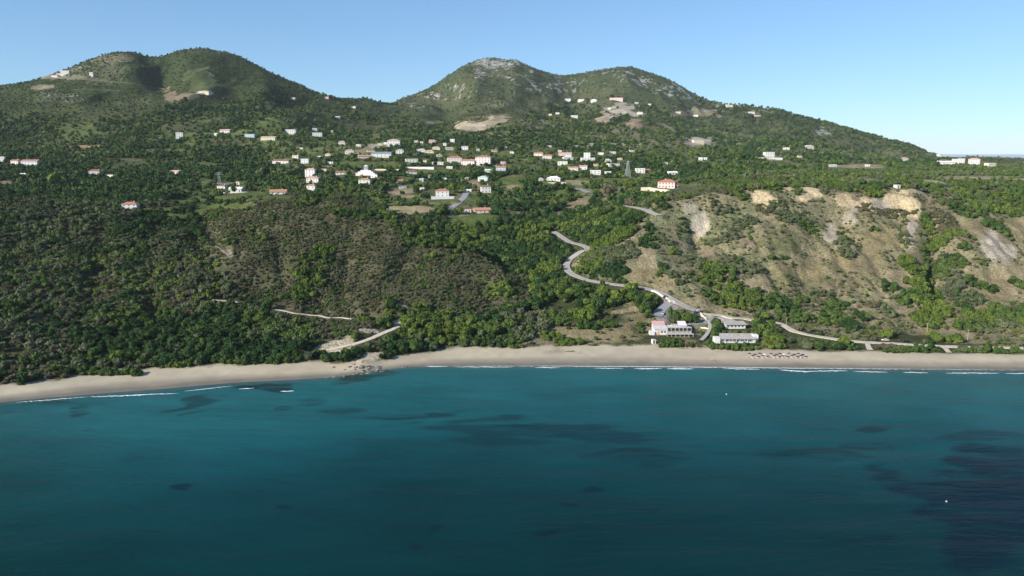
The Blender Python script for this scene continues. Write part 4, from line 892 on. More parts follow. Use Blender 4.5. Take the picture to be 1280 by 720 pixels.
 (422, 148, 7, 2.5, 'grey', 'teal', 'flat', 'pale greenish shed below the saddle between the mountains'),
 (114, 96.5, 4, 5.5, 'white', 'white', 'front', 'tiny white chapel standing on the left mountain'),
 (68, 97, 7, 3, 'white', 'brown', 'gable', 'lower white house with dark roof in the hilltop group on the left mountain'),
 (74, 95, 7, 3.4, 'pink', 'brown', 'gable', 'reddish middle house in the hilltop group on the left mountain'),
 (81, 93.5, 9, 4.5, 'white', 'white', 'flat', 'upper white block in the hilltop group on the left mountain'),
 (1042, 209, 8, 2.5, 'grey', 'grey', 'gable', 'low grey shed beside the dirt track on the plateau'),
 (1122.5, 235.8, 5, 2.2, 'white', 'grey', 'flat', 'tiny white hut on the brink above the brightest clay cliff'),
 (632, 186.5, 3.5, 3, 'white', 'white', 'flat', 'tiny white hut on the slope above the dark cypresses'),
 (586, 240.5, 7, 0.8 + 3, 'white', 'white', 'flat', 'small white block at the top of the steep grey lane'),
]
HOUSES += [
 (475, 181.5, 6, 2.6, 'cream', 'tan', 'gable', 'small cream house, left of a tight group on the upper lane'), (482, 180.5, 5, 2.6, 'white', 'grey', 'flat', 'tiny white house, right of a tight group on the upper lane'),
 (448, 183, 6, 2.4, 'white', 'white', 'flat', 'low white house halfway along the upper lane'), (520, 178, 5, 2.4, 'white', 'grey', 'flat', 'tiny white house right of the large broad-gabled house'), (527, 179, 4, 2.2, 'cream', 'tan', 'flat', 'tiny cream house left of the salmon cube house'),
 (532, 203, 6, 2.4, 'pale', 'orange', 'gable', 'small orange-roofed house right of the white villa with large openings'), (549, 196, 7, 2.6, 'white', 'tan', 'hip', 'small house below the two tan-roofed neighbours'), (597, 189, 5, 2.4, 'grey', 'teal', 'gable', 'small teal-roofed house above the hotel tower wing'),
 (618, 190, 7, 2.4, 'pink', 'orange', 'gable', 'low pinkish house in the meadow right of the hotel'), (640, 192, 5, 2.2, 'white', 'grey', 'flat', 'tiny white house in the meadow between hotel and right hamlet'), (538, 222, 7, 2.6, 'pale', 'orange', 'hip', 'small faded house in the olive grove under the long white wall'),
 (527, 227, 6, 2.4, 'grey', 'grey', 'gable', 'small grey hut in the olive grove'), (556, 226, 6, 3, 'white', 'grey', 'flat', 'pale hut behind the bright green tree of the terrace house'), (583, 225.5, 5, 2.6, 'cream', 'tan', 'gable', 'small cream hut left of the pale blue gabled house'),
 (528, 238, 6, 2.2, 'cream', 'tan', 'flat', 'tiny cream shed left of the large terrace house'), (436, 216, 6, 2.2, 'brown', 'brown', 'gable', 'dark roofed shed left of the stepped pink building'), (405, 214, 6, 2.4, 'pale', 'tan', 'flat', 'pale shed at the left end of the cross lane'),
 (413, 205, 7, 2.2, 'white', 'grey', 'flat', 'flat grey roof in the trees above the cross lane'), (410, 195, 7, 2.6, 'cream', 'tan', 'hip', 'beige house right of the tiny gabled cottage'), (376, 187, 5, 2.2, 'white', 'white', 'flat', 'tiny white hut in the dark trees above the plain cube house'),
 (700, 190, 5, 2.2, 'cream', 'tan', 'flat', 'tiny cream house above the faded pink roof of the right hamlet'), (686, 184, 7, 2.2, 'cream', 'tan', 'flat', 'low beige house on the slope above the red-roofed pair'), (721, 184, 6, 2, 'white', 'tan', 'flat', 'low pale house on the slope above the white cube villa'),
 (745, 208, 6, 2.6, 'cream', 'orange', 'gable', 'small orange-roofed house in the middle of the right hamlet'), (775, 200, 6, 2.4, 'cream', 'tan', 'flat', 'small beige house above the steel pylon'), (790, 190, 6, 2.2, 'white', 'grey', 'flat', 'small pale house on the terraces right of the right hamlet'),
 (697, 143, 5, 2.2, 'white', 'white', 'flat', 'tiny white house, leftmost on the right mountain flank'), (688, 144.5, 4, 2, 'cream', 'tan', 'flat', 'tiny cream hut beside the leftmost mountain house'), (762, 137, 4, 2.2, 'white', 'grey', 'flat', 'tiny white hut left of the bare scar on the right mountain'),
 (796, 130, 4, 2, 'white', 'white', 'flat', 'tiny white hut right of the long pinkish mountain building'), (812, 132, 4, 2, 'cream', 'white', 'flat', 'tiny cream hut under the rocky shoulder of the right mountain'), (848, 142, 6, 2.2, 'cream', 'tan', 'flat', 'small cream house in the scrub below the rocky shoulder'),
 (870, 146, 6, 2.4, 'white', 'grey', 'flat', 'small white house on the tan ledge of the right mountain'), (912, 133.5, 8, 2.2, 'cream', 'tan', 'flat', 'low cream building close to the right ridge line'), (940, 142, 7, 2.2, 'white', 'grey', 'flat', 'low white house just below the right ridge line'), (947, 146, 8, 2, 'pink', 'tan', 'flat', 'low pinkish house below the right ridge line'),
 (1085, 208, 5, 2.2, 'white', 'grey', 'flat', 'tiny white hut at the right end of the plateau dirt track'), (1000, 197, 5, 2, 'cream', 'tan', 'flat', 'tiny cream hut right of the wide-terraced villa')]
for h_ in HOUSES: house(*h_)

# the main two-storey house with terraces in the middle of the village
house(552.5, 246.5, 17, 10, 'white', 'red', 'hip', 'large white two-storey house with red roof and wide white terraces beside the steep lane', rot=8, terrace=(26, 6, 'white'))
keep_rect(537, 567, 236, 254, 900)
keep_rect(563, 584, 240, 262, 900)
# villa with wide terrace: extra white slab
def slab(u, v, wpx, dm, hm, label, name, cat, key, rot=0, top=None):
    x, y, z = ground_hit(u, v); k = y / FPX; w = wpx * k
    b = MB(); b.box(-w/2, w/2, 0, dm, -2.5, hm); b.box(-w/2 - .05, w/2 + .05, -.05, .3, hm + .002, hm + .12)
    o = b.build(name, W[key]); o.location = (x, y, z + .1); o.rotation_euler = (0, 0, R(rot)); tag(o, label, cat)
    keep_rect(u - wpx / 2, u + wpx / 2, v - hm / k, v, y + 3); SITES.append((x, y, w / 2 + 1, dm / 2 + 2))
    return o
slab(963, 198.5, 30, 5, 1.6, 'wide white terrace wall in front of the white two-storey villa on the right slope', 'terrace_wall', 'terrace', 'white')
slab(524, 211.5, 37, .6, 3.0, 'long pinkish white wall crossing the middle of the village', 'wall', 'wall', 'pale', -6)
slab(483, 213.5, 32, .6, 2.0, 'long low cream wall right of the stepped pink building', 'wall', 'wall', 'cream', -8)
slab(294, 241.5, 30, .6, 1.2, 'pale terrace wall under the bright white house by the green left fields', 'wall', 'wall', 'pale')
slab(690, 229.5, 34, .5, 1.3, 'cream courtyard wall in front of the low white villa', 'wall', 'wall', 'cream')
slab(592, 158, 30, .8, 6.0, 'pale cut rock face of the quarry at the foot of the right mountain', 'quarry_face', 'rock face', 'stone')

# stepped pink building with a small square tower
def stepped():
    x, y, z = ground_hit(457, 219.5); k = y / FPX
    t = thing('stepped_building', 'stepped pinkish white building with a small square tower on top', 'building', (x, y + 6, z), R(-4))
    for i, (w, h0, h1, d) in enumerate(((24 * k, -3, 3.2, 12), (19 * k, 3.2, 5.2, 10), (13 * k, 5.2, 7.0, 8))):
        b = MB(); b.box(-w/2, w/2, -d/2, d/2, h0, h1 - .001 * i); b.build('wall', W['pale'], t)
    b = MB(); b.box(-2.6, 2.6, -2.6, 2.6, 6.99, 12.2); tw = b.build('tower', W['grey'], t)
    b = MB(); b.box(-3, 3, -3, 3, 12.201, 12.6); b.box(-1.8, 1.8, -1.8, 1.8, 12.602, 13.6); b.build('cornice', W['white'], tw)
    for px in (-1.2, 1.2): inst('window', window_mesh(), t, (px, -2.63, 9.0), 0, (.9, 1, 1.4))
    keep_rect(444, 470, 204, 218.5, y + 16); SITES.append((x, y + 6, 17, 9))
stepped()

# pink villa on the cliff top with its retaining wall
def villa():
    x, y, z = ground_hit(835, 235.5); k = y / FPX
    z += .3
    t = thing('villa', 'square pink villa with red hipped roof on the brink of the open hillside', 'villa', (x + 1, y + 8, z), R(-24))
    b = MB(); b.box(-9.5, 9.5, -7, 7, -3, 6.4); b.build('wall', W['pink'], t)
    b = MB(); b.box(-9.62, 9.62, -7.12, 7.12, 6.35, 6.6); b.build('cornice', W['white'], t)
    rf = roof_mb(19, 14, 6.62, 'hip', 1.0, 2.6).build('roof', RF['red'], t)
    c = MB(); c.box(-.4, .4, -.4, .4, 0, 2.2); co = c.build('chimney', W['pink'], rf); co.location = (-3, 2, 8.0)
    for i, px in enumerate((-7, -3.5, 0, 3.5, 7)):
        inst('window', window_mesh(), t, (px, -7.025, 4.0), 0, (1.1, 1, 1.1))
        if i == 2: inst('door', door_mesh(), t, (px, -7.015, .15), 0, (1.3, 1, 1.1))
        else: inst('window', window_mesh(), t, (px, -7.025, 1.0), 0, (1.1, 1, 1.1))
    for sx in (-1, 1):
        for py in (-3.5, 0, 3.5):
            for zz in (1.0, 4.0): inst('window', window_mesh(), t, (sx * 9.525, py, zz), sx * math.pi / 2, (1.2, 1, 1.2))
    b = MB(); b.box(9.52, 12.5, -5, 5, 3.0, 3.25); b.box(12.2, 12.45, -5, -4.75, -2, 3.0); b.box(12.2, 12.45, 4.75, 5, -2, 3.0); b.build('balcony', W['orange'], t)
    ret = MB(); n = 28; R0 = []
    for i in range(n + 1):
        uu = 801 + (872 - 801) * i / n; vv = 232.6 + 5.6 * math.sin(math.pi * min(1, (uu - 801) / 66)) ** 1.0
        s_, tt = pix_ray(uu, vv); Yv = (z - .3 - CAM_H) / float(tt); Yv = min(Yv, y + 3); R0.append((float(s_) * Yv, Yv - 1.0))
    for i in range(n):
        (x0, y0), (x1, y1) = R0[i], R0[i + 1]
        m = len(ret.v); ret.v += [(x0, y0, z - 3), (x1, y1, z - 3), (x1, y1, z + .9), (x0, y0, z + .9), (x0, y0 + .5, z - 3), (x1, y1 + .5, z - 3), (x1, y1 + .5, z + .9), (x0, y0 + .5, z + .9)]
        for q in ((0, 1, 2, 3), (3, 2, 6, 7), (5, 4, 7, 6)): ret.f.append(tuple(m + j for j in q)); ret.mi.append(0)
    o = ret.build('retaining_wall', W['cream']); tag(o, 'curved cream retaining wall round the terrace of the pink villa', 'wall')
    keep_rect(801, 872, 223, 238, y + 24); SITES.append((x, y + 8, 24, 12))
    t2 = thing('pergola', 'low dark pergola left of the pink villa', 'pergola', (x - 14, y + 11, z), R(-4))
    b = MB(); b.box(-5, 5, -2.5, 2.5, 2.4, 2.6); b.build('canopy', DARK, t2)
    for px in (-4.8, 4.8):
        for py in (-2.3, 2.3): b = MB(); b.box(px - .1, px + .1, py - .1, py + .1, -1, 2.398); b.build('post', DARK, t2)
villa()

# lattice pylons and poles
STEEL = mat('galvanised_steel', (0.45, 0.45, 0.43), .5, .1, 1, 0, .4, 0, .3)
def pylon(u, v, hpx, label, base=3.2):
    x, y, z = ground_hit(u, v); h = hpx * y / FPX
    t = thing('pylon', label, 'pylon', (x, y, z - .3), R(20))
    for sx in (-1, 1):
        for sy in (-1, 1): MB().bar((sx * base, sy * base, 0), (sx * .5, sy * .5, h * .96), .28, .18).build('leg', STEEL, t)
    b = MB(); n = 7
    for i in range(n):
        z0 = h * .96 * i / n; z1 = h * .96 * (i + 1) / n; r0 = base + (.5 - base) * i / n; r1 = base + (.5 - base) * (i + 1) / n
        for a, c in (((-1, -1), (1, -1)), ((1, -1), (1, 1)), ((1, 1), (-1, 1)), ((-1, 1), (-1, -1))):
            b.bar((a[0]*r0, a[1]*r0, z0), (c[0]*r1, c[1]*r1, z1), .12, sides=3); b.bar((c[0]*r0, c[1]*r0, z0), (a[0]*r1, a[1]*r1, z1), .12, sides=3); b.bar((a[0]*r1, a[1]*r1, z1), (c[0]*r1, c[1]*r1, z1), .12, sides=3)
    b.build('lattice', STEEL, t)
    for zz, ww in ((.80, 5.5), (.93, 4.2)):
        MB().bar((-ww, 0, h * zz), (ww, 0, h * zz), .22).bar((-ww, 0, h * zz), (0, 0, h * zz + 1.6), .14).bar((ww, 0, h * zz), (0, 0, h * zz + 1.6), .14).build('cross_arm', STEEL, t)
    keep_rect(u - 2, u + 2, v - hpx, v - 3, y + 2)
pylon(784.5, 222.5, 22, 'tall steel lattice pylon right of the right hamlet')
pylon(274.5, 232, 17, 'thin grey lattice pylon above the white houses at left', 2.0)

def pole(u, v, hm, label, arm=True):
    x, y, z = ground_hit(u, v)
    t = thing('utility_pole', label, 'pole', (x, y, z - .2), R(rng.uniform(-40, 40)))
    MB().bar((0, 0, 0), (0, 0, hm), .16, .1, 6).build('pole', W['stone'], t)
    if arm:
        b = MB(); b.box(-.9, .9, -.06, .06, hm - .6, hm - .48); b.build('cross_arm', W['stone'], t)
        for px in (-.75, 0.3, .75): MB().bar((px, 0, hm - .479), (px, 0, hm - .25), .05, sides=5).build('insulator', FRAME, t)
pole(620.5, 214, 11, 'thin pale utility pole left of the blue house')
pole(376, 240, 10, 'pale utility pole left of the stack of three houses')
pole(982.5, 411, 8, 'utility pole at the bend where the gravel track begins')
pole(1209, 427, 8, 'utility pole behind the gravel track near the right edge')
pole(1158.5, 416, 7, 'utility pole between the bushes inland of the gravel track')
# ---------------------------------------------------------------- beach restaurant
TILE = RF['pink']
def taverna():
    x, y, z = ground_hit(840, 420)
    k = y / FPX
    z = max(z, 4.5)
    ux = lambda u: (u - 840) * k
    t = thing('beach_restaurant', 'sprawling beach restaurant with tiled roofs, white parapets and two tiers of pergolas', 'restaurant', (x, y, z))
    # left block, two roofs
    b = MB(); b.box(ux(818.5), ux(835), 3, 8, -2, 3.4); b.build('wall', W['white'], t)
    r = roof_mb(8.4, 5.4, 3.402, 'mono', .3, 1.3).build('roof', RF['grey'], t); r.location = (ux(826.7), 5.5, 0)
    b = MB(); b.box(ux(819), ux(834), 8.6, 14, -2, 4.8); b.build('wall', W['pale'], t)
    r = roof_mb(7.6, 5.6, 4.802, 'mono', .3, 1.5).build('roof', TILE, t); r.location = (ux(826.5), 11.3, 0)
    b = MB(); b.box(-.5, .5, -.05, .02, 0, 2.1); o = b.build('door', W['orange'], t); o.location = (ux(823.5), 2.975, .1); o.scale = (1.5, 1, 1.1)
    b = MB(); b.box(ux(812), ux(818.4), 2, 5.5, -2, 2.2); b.build('annex', W['white'], t)
    for u in (828, 832): inst('window', window_mesh(), t, (ux(u), 2.975, 1.2))
    # curved white parapet behind the terraces
    b = MB()
    for i in range(14):
        a0 = i / 14; a1 = (i + 1) / 14
        f = lambda a: (ux(833.5) + a * 12.4, 12 - 5.2 * math.sin(a * math.pi / 2) )
        p, q = f(a0), f(a1)
        m = len(b.v); b.v += [(p[0], p[1], 0), (q[0], q[1], 0), (q[0], q[1], 4.6), (p[0], p[1], 4.6), (p[0], p[1] + .35, 0), (q[0], q[1] + .35, 0), (q[0], q[1] + .35, 4.6), (p[0], p[1] + .35, 4.6)]
        for w in ((0, 1, 2, 3), (3, 2, 6, 7), (5, 4, 7, 6)): b.f.append(tuple(m + j for j in w)); b.mi.append(0)
    b.build('parapet', W['white'], t)
    # right upper block
    b = MB(); b.box(ux(852.5), ux(861.5), 7.5, 13, -2, 5.0); b.build('wall', W['pale'], t)
    r = roof_mb(4.9, 5.9, 5.0, 'mono', .2, 1.5).build('roof', W['pale'], t); r.location = (ux(857), 10.2, 0)
    b = MB(); b.box(ux(849), ux(852.3), 9, 13, -2, 3.8); b.build('annex', W['white'], t)
    # dining hall with dark openings on two tiers
    for (z0, y0, u0, u1, nm) in ((2.2, 2.2, 834.5, 866, 'upper'), (-.9, -2.4, 832.5, 866.5, 'lower')):
        b = MB(); b.box(ux(u0), ux(u1), y0 - .05, y0 + 5.2, z0 - 2.2, z0); b.build('terrace', W['stone'], t)
        b = MB(); b.box(ux(u0) + .3, ux(u1) - .3, y0 + 4.6, y0 + 5.0, z0 + .002, z0 + 2.3); b.build('wall', W['grey'], t)
        b = MB(); b.box(ux(u0), ux(u1), y0 - .2, y0 + .1, z0 + 2.35, z0 + 2.6); b.box(ux(u0), ux(u1), y0 + .102, y0 + 2.2, z0 + 2.48, z0 + 2.6)
        n = 22
        for i in range(n + 1):
            px = ux(u0) + (ux(u1) - ux(u0)) * i / n; b.box(px - .07, px + .07, y0 - .5, y0 + 2.1, z0 + 2.602, z0 + 2.74)
        b.build('pergola_roof', W['grey'], t)
        for i in range(7):
            px = ux(u0) + .2 + (ux(u1) - ux(u0) - .4) * i / 6
            b = MB(); b.box(px - .13, px + .13, y0, y0 + .26, z0 + .002, z0 + 2.348); b.build('post', W['stone'], t)
        b = MB()
        for i in range(6):
            px = ux(u0) + .6 + (ux(u1) - ux(u0) - .4) * i / 6; b.box(px, px + (ux(u1) - ux(u0)) / 6 - .55, y0 + 1.6, y0 + 1.7, z0 + .02, z0 + 2.4)
        b.build('recess_shade', GLASS, t)  # near-black panels stand in for the shade inside the pergola openings
        b = MB(); b.box(ux(u0), ux(u1), y0 - .04, y0 + .02, z0 + .85, z0 + .93); b.build('railing', W['stone'], t)
    b = MB(); b.box(ux(838), ux(855), 6.2, 11, 4.2, 4.4); b.build('flat_roof', RF['grey'], t)
    b = MB(); b.box(ux(843), ux(850), 8, 10.5, 4.402, 5.4); b.build('roof_plant', W['stone'], t)
    keep_rect(812, 868, 399, 421, y + 14); SITES.append((x, y + 5, 16, 11))
    # table umbrellas and tables on the lower terrace
    for i in range(6):
        px = x + ux(837 + i * 5)
        tt = thing('dining_table', '%s of the six dark dining tables under the lower pergola of the restaurant' % ('leftmost', 'second from left', 'third from left', 'third from right', 'second from right', 'rightmost')[i], 'table', (px, y - .8, z - .898), 0, 'dining tables on the restaurant terrace')
        b = MB(); b.box(-.6, .6, -.4, .4, .7, .75); b.build('table_top', DOOR, tt)
        for sx in (-.5, .5):
            for sy in (-.3, .3): b = MB(); b.box(sx - .03, sx + .03, sy - .03, sy + .03, 0, .698); b.build('leg', DOOR, tt)
taverna()

BROOF = mat('beach_house_roof', (0.36, 0.33, 0.30), .9, .18, .6)
def long_building():
    x, y, z = ground_hit(921, 429); k = y / FPX; z = max(z, 4.0); ux = lambda u: (u - 921) * k
    t = thing('beach_house', 'long low grey-roofed beach house with white walls and blue shutters behind the hedge', 'house', (x, y, z))
    b = MB(); b.box(ux(899), ux(945), 0, 6, -2, 2.6); b.build('wall', W['white'], t)
    r = MB(); e = 2.62
    r.quad([(ux(897), -.8, e), (ux(946.5), -.8, e), (ux(945), 6.5, e + 1.9), (ux(902), 6.5, e + 1.9)]); r.quad([(ux(897), -.8, e - .15), (ux(902), 6.5, e + 1.75), (ux(945), 6.5, e + 1.75), (ux(946.5), -.8, e - .15)])
    r.quad([(ux(897), -.8, e - .15), (ux(946.5), -.8, e - .15), (ux(946.5), -.8, e), (ux(897), -.8, e)]); r.quad([(ux(902), 6.5, e + 1.75), (ux(902), 6.5, e + 1.9), (ux(897), -.8, e), (ux(897), -.8, e - .15)])
    r.quad([(ux(946.5), -.8, e - .15), (ux(945), 6.5, e + 1.75), (ux(945), 6.5, e + 1.9), (ux(946.5), -.8, e)]); r.quad([(ux(945), 6.5, e + 1.75), (ux(902), 6.5, e + 1.75), (ux(902), 6.5, e + 1.9), (ux(945), 6.5, e + 1.9)])
    r.build('roof', BROOF, t)
    b = MB(); b.box(ux(892), ux(898.8), -1, 4, -2, 3.1); b.box(ux(892) - .1, ux(898.8) + .1, -1.1, 4.1, 3.102, 3.3); b.build('annex', W['white'], t)
    b = MB(); b.box(ux(943), ux(950), 2.2, 6, -2, 4.4); b.build('annex', W['white'], t)
    for i, u in enumerate((903, 908, 913, 918, 923, 928, 933, 938)):
        w = inst('window', window_mesh(), t, (ux(u), -.03, .9))
        if i % 2: b = MB(); b.box(.72, 1.3, -.06, -.025, 0, 1.4); b.box(-1.3, -.72, -.06, -.025, 0, 1.4); b.build('shutter', SHUT, w)
    inst('door', door_mesh(), t, (ux(920.4), -.025, .05))
    for u in (906, 920, 934): b = MB(); b.box(ux(u) - .1, ux(u) + .1, -.75, -.55, -2, 2.45); b.build('post', W['white'], t)
    keep_rect(892, 951, 417, 427, y + 9); SITES.append((x, y + 3, 16, 6))
    x2, y2, z2 = ground_hit(920, 411); z2 = max(z2, 5.0)
    t = thing('beach_house', 'small flat-roofed white beach house behind the long grey-roofed one', 'house', (x2, y2, z2), R(3))
    ux = lambda u: (u - 920) * k
    b = MB(); b.box(ux(906), ux(933), 0, 5, -2, 2.8); b.build('wall', W['white'], t)
    b = MB(); b.quad([(ux(904), -.8, 2.85), (ux(935.5), -.8, 2.85), (ux(934), 6, 3.9), (ux(908), 6, 3.9)]); b.quad([(ux(904), -.8, 2.65), (ux(908), 6, 3.7), (ux(934), 6, 3.7), (ux(935.5), -.8, 2.65)]); b.quad([(ux(904), -.8, 2.65), (ux(935.5), -.8, 2.65), (ux(935.5), -.8, 2.85), (ux(904), -.8, 2.85)])
    b.quad([(ux(908), 6, 3.7), (ux(904), -.8, 2.65), (ux(904), -.8, 2.85), (ux(908), 6, 3.9)]); b.quad([(ux(935.5), -.8, 2.65), (ux(934), 6, 3.7), (ux(934), 6, 3.9), (ux(935.5), -.8, 2.85)])
    b.build('roof', BROOF, t)
    for u in (909, 914, 919, 924, 929): inst('window', window_mesh(), t, (ux(u), -.03, 1.0))
    keep_rect(904, 936, 404, 411, y2 + 8); SITES.append((x2, y2 + 3, 9, 5))
long_building()

def hut():
    x, y, z = ground_hit(817, 429.5)
    t = thing('beach_hut', 'little white hut with a dark lean-to roof at the back of the beach', 'hut', (x, y, z), R(12))
    b = MB(); b.box(-1.1, 1.1, -1, 1.4, -1, 2.5); b.build('wall', W['white'], t)
    b = MB(); b.quad([(-1.3, -1.2, 3.3), (-1.3, 1.6, 3.3), (2.9, 1.6, 1.5), (2.9, -1.2, 1.5)]); b.quad([(-1.3, -1.2, 3.15), (2.9, -1.2, 1.35), (2.9, 1.6, 1.35), (-1.3, 1.6, 3.15)]); b.quad([(-1.3, -1.2, 3.15), (-1.3, -1.2, 3.3), (2.9, -1.2, 1.5), (2.9, -1.2, 1.35)]); b.build('roof', W['grey'], t)
    inst('door', door_mesh(), t, (-.2, -1.012, .05))
    keep_rect(813, 822, 422, 430, y + 3); SITES.append((x, y, 3, 3))
hut()

# white walls along the road bend
def run_wall(pix, hm, label, key='white', name='wall', thick=.35):
    P = [ground_hit(u, v) for u, v in densify([(float(a), float(b)) for a, b in pix], 3)]
    b = MB()
    for p, q in zip(P[:-1], P[1:]):
        dx, dy = q[0] - p[0], q[1] - p[1]; l = math.hypot(dx, dy) + 1e-6; nx, ny = -dy / l * thick / 2, dx / l * thick / 2
        m = len(b.v)
        for s_ in (1, -1):
            b.v += [(p[0] + nx * s_, p[1] + ny * s_, p[2] - 1), (q[0] + nx * s_, q[1] + ny * s_, q[2] - 1), (q[0] + nx * s_, q[1] + ny * s_, q[2] + hm), (p[0] + nx * s_, p[1] + ny * s_, p[2] + hm)]
        for w in ((0, 1, 2, 3), (5, 4, 7, 6), (3, 2, 6, 7), (0, 3, 7, 4), (1, 5, 6, 2)): b.f.append(tuple(m + j for j in w)); b.mi.append(0)
    o = b.build(name, W[key]); tag(o, label, 'wall')
    for p, (u, v) in zip(P, densify([(float(a), float(c)) for a, c in pix], 3)): keep_rect(u - 2, u + 2, v - hm * FPX / p[1], v, p[1] + 2)
run_wall([(813.5, 364.5), (818, 365.5), (823, 368), (829.5, 372.5)], 1.3, 'white roadside wall, upper piece above the parking drive')
run_wall([(832, 374), (838, 377), (843.5, 380)], 1.4, 'white roadside wall, lower piece above the parking drive')
run_wall([(875.5, 393.5), (879, 396.5), (883, 400)], 1.3, 'short white wall where the footpath leaves the road', 'cream')
run_wall([(876, 410.5), (881, 411), (886, 411.8)], .8, 'low cream wall along the lawn of the beach restaurant', 'cream')

# ---------------------------------------------------------------- cars
RUB = mat('tyre_rubber', (0.02, 0.02, 0.02), .9); CGL = mat('car_glass', (0.02, 0.025, 0.03), .1, 0, 1, 0, .7)
LMP = mat('lamp_glass', (0.7, 0.7, 0.65), .2)
def car(u, v, rz, label, col, key):
    x, y, z = ground_hit(u, v)
    t = thing('parked_car', label, 'car', (x, y, z + .12), R(rz))
    pm = mat('car_paint_' + key, col, .3, 0, 1, 0, .6)
    prof = [(-2.1, .35), (-2.15, .75), (-1.9, .95), (-1.2, 1.02), (-.65, 1.45), (.75, 1.48), (1.45, 1.05), (2.05, .92), (2.15, .6), (2.1, .35)]
    b = MB(); n = len(prof)
    for s_, in ((-.85,), (.85,)):
        for px, pz in prof:
            b.v.append((px, s_ * (.86 if pz > 1.1 else 1), pz))
    b.f.append(tuple(range(n))[::-1]); b.f.append(tuple(range(n, 2 * n))); b.mi += [0, 0]
    for i in range(n): b.f.append((i, (i + 1) % n, n + (i + 1) % n, n + i)); b.mi.append(0)
    b.build('body', pm, t)
    g = MB()
    for s_ in (-1, 1): g.quad([(-1.1, s_ * .852, 1.06), (1.3, s_ * .852, 1.08), (.72, s_ * .745, 1.43), (-.62, s_ * .745, 1.41)])
    g.quad([(-1.23, -.7, 1.05), (-1.23, .7, 1.05), (-.69, .64, 1.45), (-.69, -.64, 1.45)]); g.quad([(1.47, -.7, 1.07), (1.47, .7, 1.07), (.79, .64, 1.5), (.79, -.64, 1.5)])
    g.build('windows', CGL, t)
    for px in (-1.35, 1.35):
        for s_ in (-1, 1): MB().bar((px, s_ * .68, .33), (px, s_ * .9, .33), .33, sides=14).build('wheel', RUB, t)
    for s_ in (-.6, .6): MB().box(2.1, 2.17, s_ - .16, s_ + .16, .62, .78).build('headlight', LMP, t)
    keep_rect(u - 6, u + 6, v - 4, v + 1, y + 4)
car(1132.5, 427.5, 4, 'dark car parked beside the gravel track behind the beach bushes', (0.02, 0.025, 0.035), 'dark')
car(1106.5, 426.5, 2, 'pale car standing beside the gravel track, left of the dark car', (0.6, 0.59, 0.55), 'pale')
car(869, 391.5, 30, 'blue-grey car in the shade at the end of the concrete road', (0.10, 0.15, 0.22), 'blue')
car(873.5, 389.8, 35, 'white car at the end of the concrete road beside the blue-grey car', (0.7, 0.7, 0.7), 'white')
car(831, 372.5, 60, 'small dark car in the gap between the two white roadside walls', (0.03, 0.03, 0.06), 'navy')
car(828, 393, 80, 'silver car on the parking drive above the beach restaurant', (0.45, 0.46, 0.48), 'silver')

# ---------------------------------------------------------------- beach umbrellas and loungers
UMB = mat('umbrella_cloth', (0.62, 0.46, 0.48), .8); UMB2 = mat('umbrella_plum', (0.09, 0.045, 0.075), .8); LNG = mat('lounger_cloth', (0.72, 0.66, 0.66), .8)
def umb_root(m):
    t = bpy.data.objects.new('beach_umbrella', None)
    a = MB(); n = 10
    for i in range(n):
        t0 = 2 * math.pi * i / n; t1 = 2 * math.pi * (i + 1) / n
        for (r0, z0), (r1, z1) in (((0.02, 2.5), (.7, 2.34)), ((.7, 2.34), (1.1, 2.06)), ((1.1, 2.06), (1.1, 1.92))):
            a.quad([(r1 * math.cos(t0), r1 * math.sin(t0), z1), (r1 * math.cos(t1), r1 * math.sin(t1), z1), (r0 * math.cos(t1), r0 * math.sin(t1), z0), (r0 * math.cos(t0), r0 * math.sin(t0), z0)])
    return t, a.mesh('canopy', m), MB().bar((0, 0, -.3), (0, 0, 2.6), .035, .03, 6).mesh('pole', WHITE)
_, canA, polM = umb_root(UMB); _, canB, _p = umb_root(UMB2)
lf = MB(); lf.box(-.32, .32, -.95, .35, .3, .36); lf.quad([(-.32, .35, .36), (.32, .35, .36), (.32, .95, .72), (-.32, .95, .72)]); lf.quad([(-.32, .35, .31), (-.32, .95, .67), (.32, .95, .67), (.32, .35, .31)])
bedM = lf.mesh('bed', LNG); lg = MB(); lg.box(-.03, .03, -.03, .03, -.2, .3); legM = lg.mesh('leg', WHITE)
ORD = ['leftmost', 'second from left', 'third from left', 'fourth from left', 'fifth from left', 'sixth from left', 'sixth from right', 'fifth from right', 'fourth from right', 'third from right', 'second from right', 'rightmost']
for k_, u_ in enumerate((936.5, 943.5, 949.5, 956, 963.5, 970, 974.5, 980.5, 986, 992.5, 998, 1003.5)):
    x, y, z = ground_hit(u_, 446.8 + (.7 if k_ % 2 else -.5))
    pale = k_ in (3, 7)
    t = thing('beach_umbrella', '%s of the twelve %sbeach umbrellas on the sand' % (ORD[k_], 'pale and plum '), 'beach umbrella', (x, y, z), 0, 'beach umbrellas in a row on the sand')
    t.rotation_euler = (R(rng.uniform(-6, 6)), R(rng.uniform(-6, 6)), 0)
    inst('canopy', canA if pale else canB, t, (0, 0, 0)); inst('pole', polM, t, (0, 0, 0))
    for sx, side in ((-1.15, 'left'), (1.15, 'right')):
        l = thing('sun_lounger', 'pale sun lounger on the %s of the %s beach umbrella' % (side, ORD[k_]), 'sun lounger', (x + sx, y - 1.0, z + .05), R(rng.uniform(-8, 8) + 180), 'pale sun loungers on the beach')
        inst('bed', bedM, l, (0, 0, 0))
        for lx in (-.27, .27):
            for ly in (-.85, .3): inst('leg', legM, l, (lx, ly, 0))

